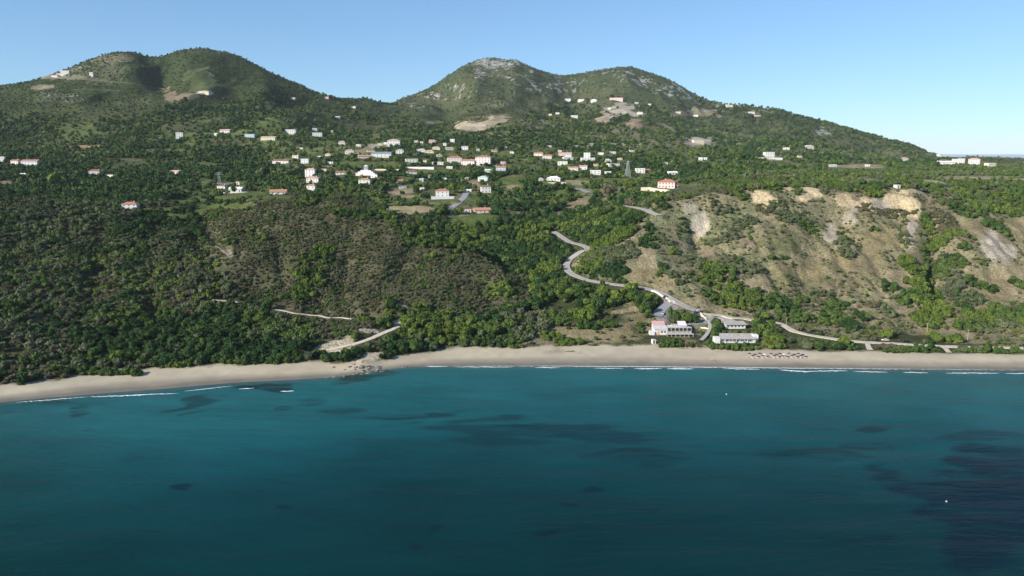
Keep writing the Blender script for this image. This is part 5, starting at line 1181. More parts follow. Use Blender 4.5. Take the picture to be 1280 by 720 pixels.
# ---------------------------------------------------------------- people on the sand
SKIN = mat('skin', (0.42, 0.24, 0.16), .6); CLO1 = mat('white_shirt', (0.7, 0.7, 0.7), .8); CLO2 = mat('dark_swimwear', (0.03, 0.03, 0.06), .8); HAIR = mat('hair', (0.03, 0.02, 0.015), .8)
def person(u, v, rz, label, shirt, stride=.22):
    x, y, z = ground_hit(u, v)
    nodes = {'p': (0, 0, .95, .13), 'c': (0, .02, 1.25, .15), 'n': (0, .02, 1.47, .06), 'h': (0, .04, 1.62, .10), 'ht': (0, .04, 1.70, .08)}
    ed = [('p', 'c'), ('c', 'n'), ('n', 'h'), ('h', 'ht')]
    for s_, nm in ((-1, 'l'), (1, 'r')):
        st = stride * s_
        nodes.update({nm + 'hip': (s_ * .1, 0, .88, .095), nm + 'k': (s_ * .11, st * .6, .48, .065), nm + 'a': (s_ * .11, st, .09, .04), nm + 't': (s_ * .12, st + .16, .03, .032),
                      nm + 's': (s_ * .2, .02, 1.40, .055), nm + 'e': (s_ * .27, -st * .5, 1.12, .042), nm + 'w': (s_ * .27, -st + .05, .86, .03), nm + 'hd': (s_ * .27, -st + .08, .76, .03)})
        ed += [('p', nm + 'hip'), (nm + 'hip', nm + 'k'), (nm + 'k', nm + 'a'), (nm + 'a', nm + 't'), ('c', nm + 's'), (nm + 's', nm + 'e'), (nm + 'e', nm + 'w'), (nm + 'w', nm + 'hd')]
    ks = list(nodes); me = bpy.data.meshes.new('person'); me.from_pydata([nodes[k][:3] for k in ks], [(ks.index(a), ks.index(b)) for a, b in ed], [])
    o = link(bpy.data.objects.new('person', me)); me.materials.append(SKIN)
    sk = o.modifiers.new('skin', 'SKIN'); sv = me.skin_vertices[0].data
    for i, k in enumerate(ks): sv[i].radius = (nodes[k][3],) * 2; sv[i].use_root = (k == 'p')
    ss = o.modifiers.new('sub', 'SUBSURF'); ss.levels = 1; ss.render_levels = 1
    o.location = (x, y, z + .02); o.rotation_euler = (0, 0, R(rz)); tag(o, label, 'person')
    def shell(name, prof, m, sx=1.25):
        b = MB(); n = 12
        for (r0, z0), (r1, z1) in zip(prof[:-1], prof[1:]):
            for i in range(n):
                a = 2 * math.pi * i / n; c = 2 * math.pi * (i + 1) / n
                b.quad([(r0 * sx * math.cos(a), r0 * math.sin(a) + .015, z0), (r0 * sx * math.cos(c), r0 * math.sin(c) + .015, z0), (r1 * sx * math.cos(c), r1 * math.sin(c) + .015, z1), (r1 * sx * math.cos(a), r1 * math.sin(a) + .015, z1)])
        return b.build(name, m, o, True)
    shell('shirt' if shirt is not CLO2 else 'swimsuit', [(.15, .98), (.165, 1.15), (.175, 1.3), (.15, 1.42), (.07, 1.48)], shirt)
    shell('shorts', [(.19, .70), (.18, .85), (.155, 1.0)], CLO2)
    shell('hair', [(.11, 1.60), (.12, 1.68), (.10, 1.76), (.03, 1.80)], HAIR, 1)
person(889.5, 452.5, 70, 'person in a white shirt walking on the wet sand', CLO1)
person(893.5, 453.0, 60, 'person in dark clothes on the wet sand, between the white shirt and the seated one', CLO2, .15)

# driftwood and rocks at the corner of the beach
RK = mat('beach_rock', (0.24, 0.21, 0.17), .9, .25, 1.5, .4)
def rock_mesh(seed):
    bm = bmesh.new(); bmesh.ops.create_icosphere(bm, subdivisions=2, radius=1); r_ = random.Random(seed)
    dirs = [Vector((r_.gauss(0, 1), r_.gauss(0, 1), r_.gauss(0, 1))).normalized() for _ in range(9)]
    for v in bm.verts:
        d = v.co.normalized(); s_ = 1.0
        for q in dirs:
            t = d.dot(q)
            if t > .55: s_ = min(s_, .62 / t)
        v.co = d * s_ * (1 + r_.uniform(-.05, .05)); v.co.z *= .55
    me = bpy.data.meshes.new('rock'); bm.to_mesh(me); bm.free(); me.materials.append(RK); return me
rocks = [rock_mesh(i) for i in range(5)]
for i in range(70):
    if i < 46: u_, v_, sc = rng.normal(456, 14), rng.normal(461, 3.2), rng.uniform(.35, 1.5)
    elif i < 60: u_, v_, sc = rng.uniform(405, 470), 0, rng.uniform(.5, 1.4); v_ = np.interp(u_, (400, 430, 460, 490), (472.5, 470, 465.5, 461)) + rng.uniform(-.5, 1.5)
    else: u_, v_, sc = rng.uniform(470, 510), 0, rng.uniform(.4, .9); v_ = np.interp(u_, (470, 490, 520), (464, 461, 458)) + rng.uniform(-.6, .8)
    x, y, z = ground_hit(u_, v_); sc *= .68
    o = link(bpy.data.objects.new('rock', rocks[i % 5])); o.location = (x, y, max(z, -.15) + .1 * sc); o.scale = (sc * rng.uniform(1, 1.8), sc, sc * rng.uniform(.7, 1.2)); o.rotation_euler = (0, 0, rng.uniform(0, 6.28))
    big = 'large' if sc > .8 else ('small' if sc < .45 else 'middling'); dp = 'near the water' if v_ > 461.5 else 'up on the sand'
    pl_ = 'left of the boulder patch' if u_ < 442 else ('right of the boulder patch' if u_ > 472 else ('in the left half of the boulder patch' if u_ < 456 else 'in the right half of the boulder patch'))
    tag(o, '%s dark rock %s, %s' % (big, pl_, dp), 'rock', 'dark rocks at the corner of the left beach')
for i, (u_, v_, L_) in enumerate(((712, 440, 2.6), (716, 439.6, 1.8))):
    x, y, z = ground_hit(u_, v_)
    o = MB().bar((-L_, 0, .2), (0, .3, .35), .14, .2, 6).bar((0, .3, .35), (L_ * .8, -.2, .25), .2, .08, 6).bar((0, .3, .35), (.4, .9, .7), .08, .04, 5).build('driftwood', BARK)
    o.location = (x, y, z); o.rotation_euler = (0, 0, .3 * i); tag(o, ('longer' if i == 0 else 'shorter') + ' of two dark driftwood branches lying on the middle beach', 'driftwood')

# marker buoys on the water
BUO = mat('buoy_plastic', (0.75, 0.74, 0.70), .4)
def buoy(u, v, r, label):
    s_, t_ = pix_ray(u, v); y = -CAM_H / float(t_); x = float(s_) * y
    t = thing('buoy', label, 'buoy', (x, y, 0)); bm = bmesh.new(); bmesh.ops.create_uvsphere(bm, u_segments=16, v_segments=10, radius=r)
    for q in bm.verts: q.co.z = q.co.z * .8 + r * .25
    me = bpy.data.meshes.new('float'); bm.to_mesh(me); bm.free(); me.materials.append(BUO); me.polygons.foreach_set('use_smooth', [True] * len(me.polygons)); inst('float', me, t, (0, 0, 0))
    MB().bar((0, 0, r * .9), (0, 0, r * 2.2), r * .12, sides=6).build('rod', STEEL, t); MB().bar((0, 0, r * .95), (0, 0, r * 1.1), r * .45, r * .3, 10).build('collar', STEEL, t)
buoy(1183, 627, .28, 'small white buoy on the dark water in the lower right')
buoy(908, 493, .32, 'small pale buoy off the beach in front of the restaurant houses')

# ---------------------------------------------------------------- surf: low white wave lines near the waterline
FO = mat('sea_foam', (0.72, 0.74, 0.74), .6, .15, .8)
def surf(pl, w):
    b = MB(); n0 = len(pl); P = densify([(float(a), float(c)) for a, c in pl], 1.2); n = len(P); W_ = []
    for i, (u, v) in enumerate(P):
        s_, t_ = pix_ray(u, v); y = -CAM_H / float(t_); x = float(s_) * y
        y += (vnoise(np.array([i * .35]), np.array([u * .1]))[0] - .5) * 1.0
        e = max(0.0, math.sin(math.pi * i / (n - 1))) ** .6; ww = w * e * (.3 + 1.3 * float(vnoise(np.array([i * .8 + v]), np.array([3.3]))[0]))
        b.v += [(x, y - ww * .5, .012), (x, y + .02, .014 + .12 * e), (x, y + ww * .5, .012)]
    for i in range(n - 1):
        for k_ in range(2): b.f.append((3*i + k_, 3*i + k_ + 1, 3*i + k_ + 4, 3*i + k_ + 3)); b.mi.append(0)
    structure(b.build('surf', FO))
for pl, w in (([(112, 496), (150, 494.8), (190, 493), (224, 491.5)], 1.2), ([(298, 486.2), (318, 485)], .9), ([(350, 489.2), (368, 488.6)], 1.2), ([(524, 457.5), (560, 458.3)], .8), ([(566, 458.6), (640, 459)], .45), ([(668, 459.4), (700, 459.6)], .8),
              ([(792, 460.6), (828, 460.8)], 1.5), ([(833, 460.9), (868, 461.0)], 1.8), ([(742, 460.2), (780, 460.4)], .7), ([(903, 460.6), (950, 461.6)], 1.0), ([(974, 462.4), (1008, 464.6), (1018, 463.8)], 1.8), ([(1012, 463.8), (1060, 463.5)], 1.1), ([(1066, 464.1), (1080, 464.6), (1110, 465)], .9), ([(1128, 465.3), (1160, 466)], 1.0), ([(1182, 466.3), (1212, 466.6)], .7), ([(1196, 466.2), (1250, 466.4)], .9), ([(1256, 466.7), (1300, 467)], 1.0), ([(516, 457.9), (560, 457.6), (700, 457.7), (900, 459.2), (1000, 460.3), (1100, 461.2), (1290, 462.8)], .38), ([(20, 503), (60, 500), (110, 496)], .5), ([(230, 489), (290, 482.5)], .5)):
    surf(pl, w)
# ---------------------------------------------------------------- plants
def crown_mesh(name, m, seed, nl, sub, cards, flat=1.0, cs=.16, spread=.62, trunk=False, lean=0.0, only=None):
    """unit crown: radius about 1, an uneven cluster of lobes covered with leaf-sized faces"""
    r_ = random.Random(seed); V, F, MI = [], [], []
    lobes = []
    for i in range(nl):
        a = r_.uniform(0, 6.283); q = math.sqrt(r_.random()) * spread; zz = r_.uniform(.35, 1.05) * flat * (1 - .35 * q)
        if i == 0: q = 0; zz = .75 * flat
        lobes.append((Vector((q * math.cos(a) + lean * zz, q * math.sin(a), zz + .15)), r_.uniform(.30, .52) * (1.15 if i == 0 else 1)))
    for c, r in lobes:
        bm = bmesh.new(); bmesh.ops.create_icosphere(bm, subdivisions=sub, radius=1)
        n0 = len(V)
        for v in bm.verts:
            k = r * r_.uniform(.74, 1.12); V.append((c.x + v.co.x * k, c.y + v.co.y * k, max(.02, c.z + v.co.z * k * .82)))
        for f in bm.faces: F.append(tuple(n0 + v.index for v in f.verts)); MI.append(0)
        bm.free()
    for i in range(cards):
        c, r = lobes[r_.randrange(len(lobes))]
        d = Vector((r_.gauss(0, 1), r_.gauss(0, 1), r_.gauss(.25, 1))).normalized()
        p = c + Vector((d.x, d.y, d.z * .85)) * r * r_.uniform(.85, 1.28)
        if p.z < .05: p.z = .05
        n_ = (d + Vector((r_.gauss(0, .6), r_.gauss(0, .6), r_.gauss(0, .6)))).normalized()
        e1 = n_.cross(Vector((r_.gauss(0, 1), r_.gauss(0, 1), r_.gauss(0, 1)))).normalized(); e2 = n_.cross(e1); s_ = cs * r_.uniform(.5, 1.2)
        n0 = len(V)
        for a, b_ in ((-1, -.7), (1, -.6), (.8, .8), (-.7, 1)): V.append(tuple(p + e1 * s_ * a + e2 * s_ * b_))
        F.append((n0, n0 + 1, n0 + 2, n0 + 3)); MI.append(0)
    mats = [m]
    if trunk:
        tb = MB(); tb.bar((0, 0, -.35), (lean * .3, 0, .5), .09, .05, 6)
        for a in (0.4, 2.5, 4.6): tb.bar((lean * .2, 0, .35), (.4 * math.cos(a), .4 * math.sin(a), .8), .045, .02, 5)
        n0 = len(V); V += tb.v; F += [tuple(n0 + k for k in f) for f in tb.f]; MI += [1] * len(tb.f); mats.append(BARK)
    me = bpy.data.meshes.new(name); me.from_pydata(V, [], F)
    for q in mats: me.materials.append(q)
    me.polygons.foreach_set('material_index', MI); me.update(); return me

def trunk_mesh(seed):
    r_ = random.Random(seed); tb = MB(); tb.bar((0, 0, -.35), (.03, 0, .2), .10, .07, 7); tb.bar((.03, 0, .2), (0, .02, .55), .07, .05, 7)
    for k in range(4):
        a = k * 1.57 + r_.uniform(-.5, .5); tb.bar((0, .01, .3 + .05 * k), (.42 * math.cos(a), .42 * math.sin(a), .75 + .1 * r_.random()), .045, .018, 5)
    return tb.mesh('trunk', BARK)

# variants for the masses (kind x 3) near and far
PAL = bpy.data.collections.new('plant_forms')
FORMS_NEAR, FORMS_FAR = bpy.data.collections.new('near_plant_forms'), bpy.data.collections.new('far_plant_forms')
NV = 4
for kd in range(5):
    for q in range(NV):
        low = kd == 3
        me = crown_mesh('plant', FOL[kd], 100 + kd * 10 + q, 9 if not low else 7, 1, 330, .55 if low else .92, .13 if not low else .11, .62 if not low else .75, trunk=not low)
        FORMS_NEAR.objects.link(bpy.data.objects.new('plant_%02d' % (kd * NV + q), me))
        me = crown_mesh('far_plant', FOL[kd], 300 + kd * 10 + q, 5, 1, 60, .55 if low else .85, .2, .6)
        FORMS_FAR.objects.link(bpy.data.objects.new('farplant_%02d' % (kd * NV + q), me))

# explicit thickets and bushes: u, v, half width, half height, kind, size (m radius), density
THICK = [
 (1195, 293, 7, 6, 2, 2.6, 1), (1205, 311, 7, 5, 1, 2.6, 1), (1155, 276, 8, 8, 1, 2.8, 1), (1158, 286, 8, 7, 2, 2.6, 1), (1171, 306, 14, 11, 2, 3, 1), (1196, 326, 9, 6, 1, 2.6, 1), (1203, 334, 8, 6, 1, 2.4, 1), (1182, 324, 8, 6, 0, 2.6, 1), (1057, 318, 9, 9, 4, 2.6, .8), (1053, 306, 8, 6, 4, 2.3, .7),
 (1090, 290, 5, 4, 1, 2.2, 1), (963, 322, 5, 4, 1, 2.2, 1), (980, 323, 5, 3, 1, 2.0, 1), (991, 334, 3, 2, 1, 1.8, 1), (985, 347, 3, 2, 1, 1.6, 1), (1110, 361, 10, 6, 1, 2.8, .9), (1215, 356, 8, 5, 1, 2.6, 1), (1237, 362, 9, 5, 1, 2.6, 1), (1275, 357, 7, 6, 1, 2.8, 1), (1228, 330, 6, 3, 4, 1.6, .5),
 (1045, 382, 14, 6, 1, 2.4, .8), (1040, 392, 10, 5, 1, 2.2, .6), (1108, 391, 8, 8, 4, 2.4, .8), (1050, 402, 12, 6, 1, 2.6, .9), (1060, 408, 10, 5, 0, 2.6, .8), (1078, 398, 8, 5, 0, 2.4, .8), (1090, 382, 7, 4, 3, 2.2, .9), (1000, 376, 9, 3, 1, 2.0, .7), (1030, 368, 16, 4, 4, 1.8, .5),
 (1150, 345, 14, 22, 2, 3.0, .9), (1165, 340, 12, 20, 1, 3.0, .8), (1140, 374, 24, 8, 1, 3.0, .95), (1165, 385, 18, 16, 2, 3.0, .95), (1160, 404, 16, 10, 2, 2.6, .9), (1200, 370, 22, 12, 4, 2.4, .7), (1207, 388, 10, 7, 0, 2.8, .9), (1225, 398, 20, 8, 2, 2.6, .9), (1215, 410, 26, 6, 1, 2.4, .7), (1260, 395, 22, 12, 1, 2.8, .9), (1245, 412, 26, 6, 4, 2.4, .7), (1180, 424, 16, 5, 2, 2.0, .9), (1170, 325, 8, 30, 4, 2.4, .5), (1190, 350, 10, 16, 4, 2.4, .5), (1270, 268, 14, 5, 1, 2.5, .6),
 (1290, 400, 30, 14, 1, 2.6, .7), (1185, 285, 12, 20, 3, 2.2, .6), (1175, 275, 16, 12, 3, 2.2, .6), (1243, 284, 14, 7, 1, 2.8, .9), (1255, 291, 9, 5, 1, 2.6, .9), (1208, 264, 24, 8, 1, 2.6, .6), (1240, 262, 30, 5, 2, 2.6, .6), (1219, 300, 3, 2, 1, 1.6, 1),
 (905, 345, 22, 10, 1, 2.6, .5), (930, 335, 22, 9, 4, 2.6, .4), (885, 355, 18, 9, 2, 2.6, .5), (920, 365, 28, 8, 2, 2.6, .6), (960, 378, 36, 9, 1, 2.8, .75), (935, 382, 30, 8, 2, 2.6, .6), (900, 375, 20, 8, 1, 2.6, .6), (975, 385, 20, 9, 0, 3.0, .75), (990, 398, 18, 7, 1, 2.8, .8), (1035, 402, 30, 5, 1, 2.4, .6), (870, 330, 12, 8, 4, 2.4, .6), (888, 338, 14, 8, 2, 2.6, .7), (843, 318, 6, 4, 2, 2.4, .9), (903, 300, 18, 8, 4, 2.0, .4), (932, 280, 14, 7, 4, 2.2, .5),
 (1010, 285, 12, 8, 1, 2.2, .6), (1003, 275, 14, 5, 4, 2.2, .6), (980, 272, 14, 8, 4, 2.2, .6), (970, 258, 12, 8, 4, 2.2, .6), (955, 262, 10, 6, 3, 2.2, .6), (1091, 242, 12, 8, 2, 2.8, .9), (1100, 238, 8, 6, 0, 2.8, .9), (1050, 236, 14, 4, 1, 2.6, .9), (1030, 240, 8, 4, 4, 2.4, .8), (1085, 262, 14, 6, 3, 2.0, .6), (1120, 268, 26, 6, 3, 2.0, .6), (1130, 300, 8, 10, 4, 2.0, .5), (996, 240, 6, 5, 1, 2.4, .9), (925, 245, 14, 8, 1, 2.6, .6), (910, 240, 14, 6, 3, 2.4, .7), (900, 262, 12, 10, 4, 2.2, .5), (940, 234, 18, 4, 2, 2.6, .9),
 (752, 325, 22, 12, 4, 2.6, .85), (770, 338, 16, 10, 0, 2.6, .8), (785, 315, 14, 10, 4, 2.6, .8), (760, 345, 24, 6, 0, 2.4, .6), (740, 330, 14, 14, 2, 2.6, .8), (765, 300, 30, 7, 2, 2.8, .9), (735, 305, 14, 8, 2, 2.6, .8), (812, 296, 8, 16, 0, 2.4, .6), (828, 333, 6, 4, 0, 2.2, .9), (827, 342, 7, 4, 1, 2.2, .9), (805, 305, 7, 5, 0, 2.2, .6), (800, 360, 14, 3, 1, 2, .3), (850, 350, 14, 8, 4, 2.2, .4), (830, 300, 14, 8, 4, 1.8, .35), (855, 285, 10, 10, 1, 2, .3),
 # dunes, hedges and gardens
 (690, 423, 14, 4, 2, 1.8, 1), (720, 428.5, 17, 3.4, 2, 1.7, 1), (705, 431, 14, 2, 2, 1.4, 1), (735, 409, 14, 4, 1, 2.2, 1), (760, 408, 12, 4, 1, 2.2, 1), (805, 412, 8, 7, 1, 2.2, 1), (838, 431, 17, 5, 1, 1.8, 1), (838, 428, 15, 4, 1, 1.8, 1), (865, 432, 12, 3, 3, 1.3, .7), (915, 434.5, 34, 3.6, 1, 1.8, 1), (895, 431, 16, 4, 1, 1.8, 1), (930, 437, 20, 2.5, 1, 1.5, 1), (965, 428, 20, 10, 2, 2.4, 1), (958, 418, 12, 8, 1, 2.8, 1), (968, 408, 14, 7, 1, 3.0, 1), (955, 407, 12, 6, 2, 2.8, 1),
 (1040, 432, 34, 5, 1, 1.8, 1), (1010, 431, 14, 4, 4, 1.6, .9), (1055, 436, 20, 3, 1, 1.5, 1), (1108, 434, 18, 4, 3, 1.6, .9), (1148, 437, 22, 4.5, 1, 1.7, 1), (1172, 436, 14, 7, 0, 2.2, 1), (1165, 434, 8, 5, 4, 2.2, 1), (1235, 439, 42, 3.4, 1, 1.5, 1), (1300, 440, 40, 3, 1, 1.5, 1), (1120, 440, 18, 2, 1, 1.3, 1),
 (850, 398, 10, 6, 2, 2.6, 1), (858, 394, 12, 6, 3, 2.6, .9), (866, 402, 6, 5, 1, 2.8, 1), (835, 394, 3, 7, 2, 2.0, 1), (832, 388, 7, 5, 3, 2.4, .8), (815, 398, 7, 7, 1, 2.6, .9), (815, 407, 5, 4, 1, 2.2, .9), (818, 375, 12, 8, 1, 3.0, 1), (808, 386, 12, 8, 1, 3.0, 1), (872, 418, 8, 2, 1, 1.4, .7), (893, 408, 9, 10, 1, 2.8, 1), (899, 416, 7, 8, 0, 2.8, 1), (890, 422, 10, 6, 1, 2.4, 1), (884, 396, 5, 3, 1, 2, .8),
 (920, 415, 16, 4, 2, 2.0, .9), (920, 401, 10, 4, 2, 2.2, 1), (940, 410, 10, 6, 1, 2.6, .9), (947, 403, 12, 5, 1, 2.8, 1), (975, 424, 8, 3, 1, 1.5, .4), (868, 411, 5, 4, 0, 2.4, 1), (905, 395, 16, 2, 4, 1.6, .7),
 (650, 420, 16, 8, 4, 2.4, 1), (672, 408, 20, 14, 4, 2.6, .9), (640, 400, 14, 14, 4, 3.0, .8), (600, 412, 22, 5, 1, 2.2, .8), (585, 430, 14, 4, 4, 2.0, .8), (610, 431, 18, 4, 1, 2.2, .8), (640, 434, 14, 2, 2, 1.6, .8), (697, 402, 18, 8, 1, 2.8, .7), (720, 402, 14, 7, 3, 2.3, .5), (715, 398, 14, 7, 2, 2.9, .5), (730, 395, 16, 7, 2, 3.2, 1),
 (436, 442, 15, 7, 2, 2.6, 1), (447, 441, 8, 6, 0, 2.6, 1), (470, 434, 16, 6, 3, 2.2, .8), (500, 425, 30, 10, 1, 2.6, .9), (515, 432, 20, 7, 4, 2.6, .9), (490, 408, 10, 4, 0, 2.8, 1), (455, 408, 12, 3, 3, 2, .8), (290, 452, 90, 3, 1, 2.2, .9), (120, 466, 60, 4, 1, 2.2, .9), (430, 450, 12, 2, 1, 1.8, .6), (380, 448, 30, 4, 1, 2.2, .9), (208, 458, 30, 2.4, 2, 1.5, .8), (110, 467, 20, 2, 2, 1.5, .8),
]
THK = np.array([(a[0], a[1], a[2], a[3], a[4], a[5], a[6]) for a in THICK])
SPECIAL = [  # single trees one can point to: u, v foot, radius m, height factor, kind, label
 (69, 232, 8.0, 1.5, 2, 'large bright yellow-green tree in the dark woods near the left edge'),
 (126, 236, 6.5, 1.0, 2, 'rounded yellow-green tree right of the large bright one at far left'),
 (566, 241, 6.5, 1.35, 2, 'bright green leafy tree right of the large red-roofed terrace house'),
 (553, 270, 7.5, 1.2, 1, 'big olive-green tree below the large red-roofed terrace house'),
 (573, 268, 5.0, 1.1, 2, 'yellow-green tree right beside the foot of the steep grey lane'),
 (706, 222, 6.5, 1.2, 2, 'round bright green tree above the low white courtyard villa'),
 (107, 342, 4.5, 1.0, 1, 'mid green bushy tree beside the faint path on the left hillside'),
 (788, 258, 7.0, 1.0, 3, 'bare brownish tree where the road leaves the woods'),
 (762, 245, 9.0, 1.2, 3, 'large grey-brown tree crown at the top of the dry bank'),
 (779, 286, 8.0, 1.0, 1, 'wide olive-green tree left below the upper road bend'),
 (264, 225, 8.5, 1.1, 1, 'large dark green tree left of the thin grey pylon'),
 (1023, 216, 6.0, 1.5, 0, 'dark conifer standing out on the plateau woods'),
]
CYP = [(736, 224, 14, 2.2, 'tall dark cypress in front of the white house in the right hamlet'), (653, 194, 9, 1.6, 'slim dark cypress above the woods left of the right hamlet'), (715, 190, 9, 1.6, 'dark cypress above the long faded pink roof'),
       (838, 396, 7, 1.4, 'narrow bright cypress on the parking drive of the beach restaurant')]

def land(u, v, X, Y, r):
    """plant kind, radius and chance for arrays of places"""
    wu, wv, d = cover(u, v, X, Y)
    n = u.shape
    r = r.copy(); rc = np.clip((fbm(X, Y, 11, 3, 37.) - .5) * 2.6 + .5, 0, 1); r[0] = np.where(Y < 800, .62 * rc + .38 * r[0], .35 * rc + .65 * r[0])
    n1 = fbm(X, Y, 34, 3, 31.); n2 = fbm(X, Y, 90, 3, 33.); n3 = fbm(X, Y, 14, 2, 35.)
    kind = np.where(n1 > .53, 1, 0); kind = np.where(r[0] < .05, 2, kind); kind = np.where((r[1] < .12), 4, kind)
    rad = 1.9 + 2.1 * r[2] ** 2; prob = np.full(n, .72)
    # left hillside: dark woods with grey-brown openings
    brown = (n2 > .50) & (Y < 760)
    kind = np.where(brown & (r[3] < .6), np.where(r[1] < .4, 4, 3), kind); prob = np.where(brown & (n1 > .52), .45, prob)
    kind = np.where((Y < 760) & (u > 120) & (n1 > .6) & (r[3] > .7), 2, kind); kind = np.where((Y < 760) & (u < 300) & (n2 < .47) & (r[3] < .85), 0, kind)
    rad = np.where(kind == 3, 1.6 + r[2] * .9, rad)
    lf = d['left']; rad = np.where(lf, np.where(n1 > .6, 1.9 + 1.6 * r[2], 1.15 + 1.1 * r[2]), rad); prob = np.where(lf, np.where(n1 > .6, .85, 1.0), prob)
    kind = np.where(lf & (n1 <= .6), np.where(r[0] < .40, 0, np.where(r[0] < .58, 4, np.where(r[0] < .78, 3, 1))), kind)
    # scrubby hill
    h = d['hill']; gl = (n1 + .3 * (n3 - .5) > np.where(v < 300, .68, .63))
    kind = np.where(h, np.where(gl, np.where(r[0] < .45, 1, np.where(r[0] < .7, 2, 0)), np.where(r[0] < .50, 3, np.where(r[0] < .76, 4, np.where(r[0] < .92, 1, 0)))), kind)
    rad = np.where(h, np.where(gl, 1.8 + 1.3 * r[2], 1.15 + .8 * r[2]), rad); prob = np.where(h, np.where(gl, .8, .12), prob)
    yc = np.interp(X / Y, S, kY[4]); bh = (Y > yc - 30) & (Y < yc + 90) & (u > 250) & (u < 650) & ~h; rad = np.where(bh, rad * .55, rad); kind = np.where(bh & (r[3] < .7), 0, kind)
    # valley: thick, tall, brighter
    vl = d['valley'] & ~h
    kind = np.where(vl, np.where(r[0] < .42, 0, np.where(r[0] < .72, 1, np.where(r[0] < .92, 2, 4))), kind)
    kind = np.where(vl & (n1 > .56) & (r[1] < .7), 2, kind); kind = np.where(vl & (n1 < .44) & (r[1] < .7), 0, kind)
    rad = np.where(vl, 2.4 + 2.2 * r[2], rad); prob = np.where(vl, .66, prob)
    dune = inpoly(wu, wv, [(640, 392), (700, 384), (790, 384), (815, 395), (815, 440), (640, 440)]) & (Y < 520)
    prob = np.where(dune, .07, prob); kind = np.where(dune, np.where(r[0] < .5, 3, 1), kind); rad = np.where(dune, 1.2 + .6 * r[2], rad)
    # right hillside: scattered low bushes
    s = d['slope']
    prob = np.where(s, np.where(n1 > .54, .42, .13), prob); kind = np.where(s, np.where(r[0] < .32, 4, np.where(r[0] < .55, 3, np.where(r[0] < .8, 1, 2))), kind); rad = np.where(s, .7 + 1.1 * r[2], rad)
    low = s & (v > 398) & (Y < 520); prob = np.where(low, .34, prob)
    strip = (u > 860) & (v > 420) & (Y < 520); prob = np.where(strip & ~low, .15, prob)
    # plateau
    p = d['plat'] & ~s
    kind = np.where(p, np.where(r[0] < .25, 2, np.where(r[0] < .62, 1, np.where(r[0] < .84, 4, 3))), kind); rad = np.where(p, 1.6 + 1.7 * r[2], rad); prob = np.where(p, np.where(n1 > .50, .78, .28), prob)
    # village belt and woods
    vb = (Y > 760) & ~p
    kind = np.where(vb, np.where(r[0] < .32, 0, np.where(r[0] < .70, 1, np.where(r[0] < .84, 2, np.where(r[0] < .96, 4, 3)))), kind)
    kind = np.where(vb & (n1 < .45), np.where(r[0] < .7, 0, 1), kind); kind = np.where(vb & (u < 260) & (v > 195) & (r[3] < .55), 0, kind)
    kind = np.where(vb & (u > 560) & (Y > 1500) & (n1 > .52), np.where(r[0] < .5, 1, np.where(r[0] < .75, 4, 2)), kind)
    rad = np.where(vb, 2.5 + 2.3 * r[2], rad); prob = np.where(vb, np.where((.6 * n3 + .4 * n1 > .50) & (u > 330), .22, np.where(u > 330, .66, .82)), prob)
    kind = np.where(vb & (u > 330) & (r[3] < .12), 2, kind)
    op = vb & ((n2 > .575) | (n2 + .5 * (n1 - .5) > .62)); prob = np.where(op, .20, prob); cl = vb & (n2 < .40) ; kind = np.where(cl & (r[3] < .8), 0, kind); rad = np.where(cl, rad * 1.15, rad)
    sk = vb & (u > 1180) & (Y > 1300); rad = np.where(sk, 1.3 + 1.0 * r[2], rad); prob = np.where(sk, .5, prob)
    # mountains: low scrub
    top = np.interp(u, (-400, 0, 150, 250, 380, 480, 560, 640, 700, 800, 900, 1000, 1100, 1280), (165, 150, 140, 128, 110, 135, 158, 160, 128, 128, 120, 130, 170, 180))
    mtn = (v < top + (n2 - .5) * 30) & (Y > 1350)
    kind = np.where(mtn, np.where(r[0] < .5, 1, np.where(r[0] < .8, 0, 4)), kind); rad = np.where(mtn, 1.2 + 1.4 * r[2] ** 2, rad); prob = np.where(mtn, np.where(u > 470, np.where(n1 > .5, .6, .3), np.where(n1 > .47, .9, .6)), prob)
    lit = (((u - 250) / 22) ** 2 + ((v - 101) / 15) ** 2 < 1) & (Y > 1350); prob = np.where(lit, .45, prob)
    return kind, rad, prob

def sample_grid(A, X, Y):
    a = np.clip((X / Y - S[0]) / (S[1] - S[0]), 0, NS - 1).astype(int); b = np.clip((np.log(Y) - LY0) / (LY1 - LY0) * (NY - 1), 0, NY - 1).astype(int)
    return A[a, b]
_e = (H - CAM_H) / YG
HOR = np.maximum.accumulate(_e, axis=1)                 # highest terrain angle nearer than each cell

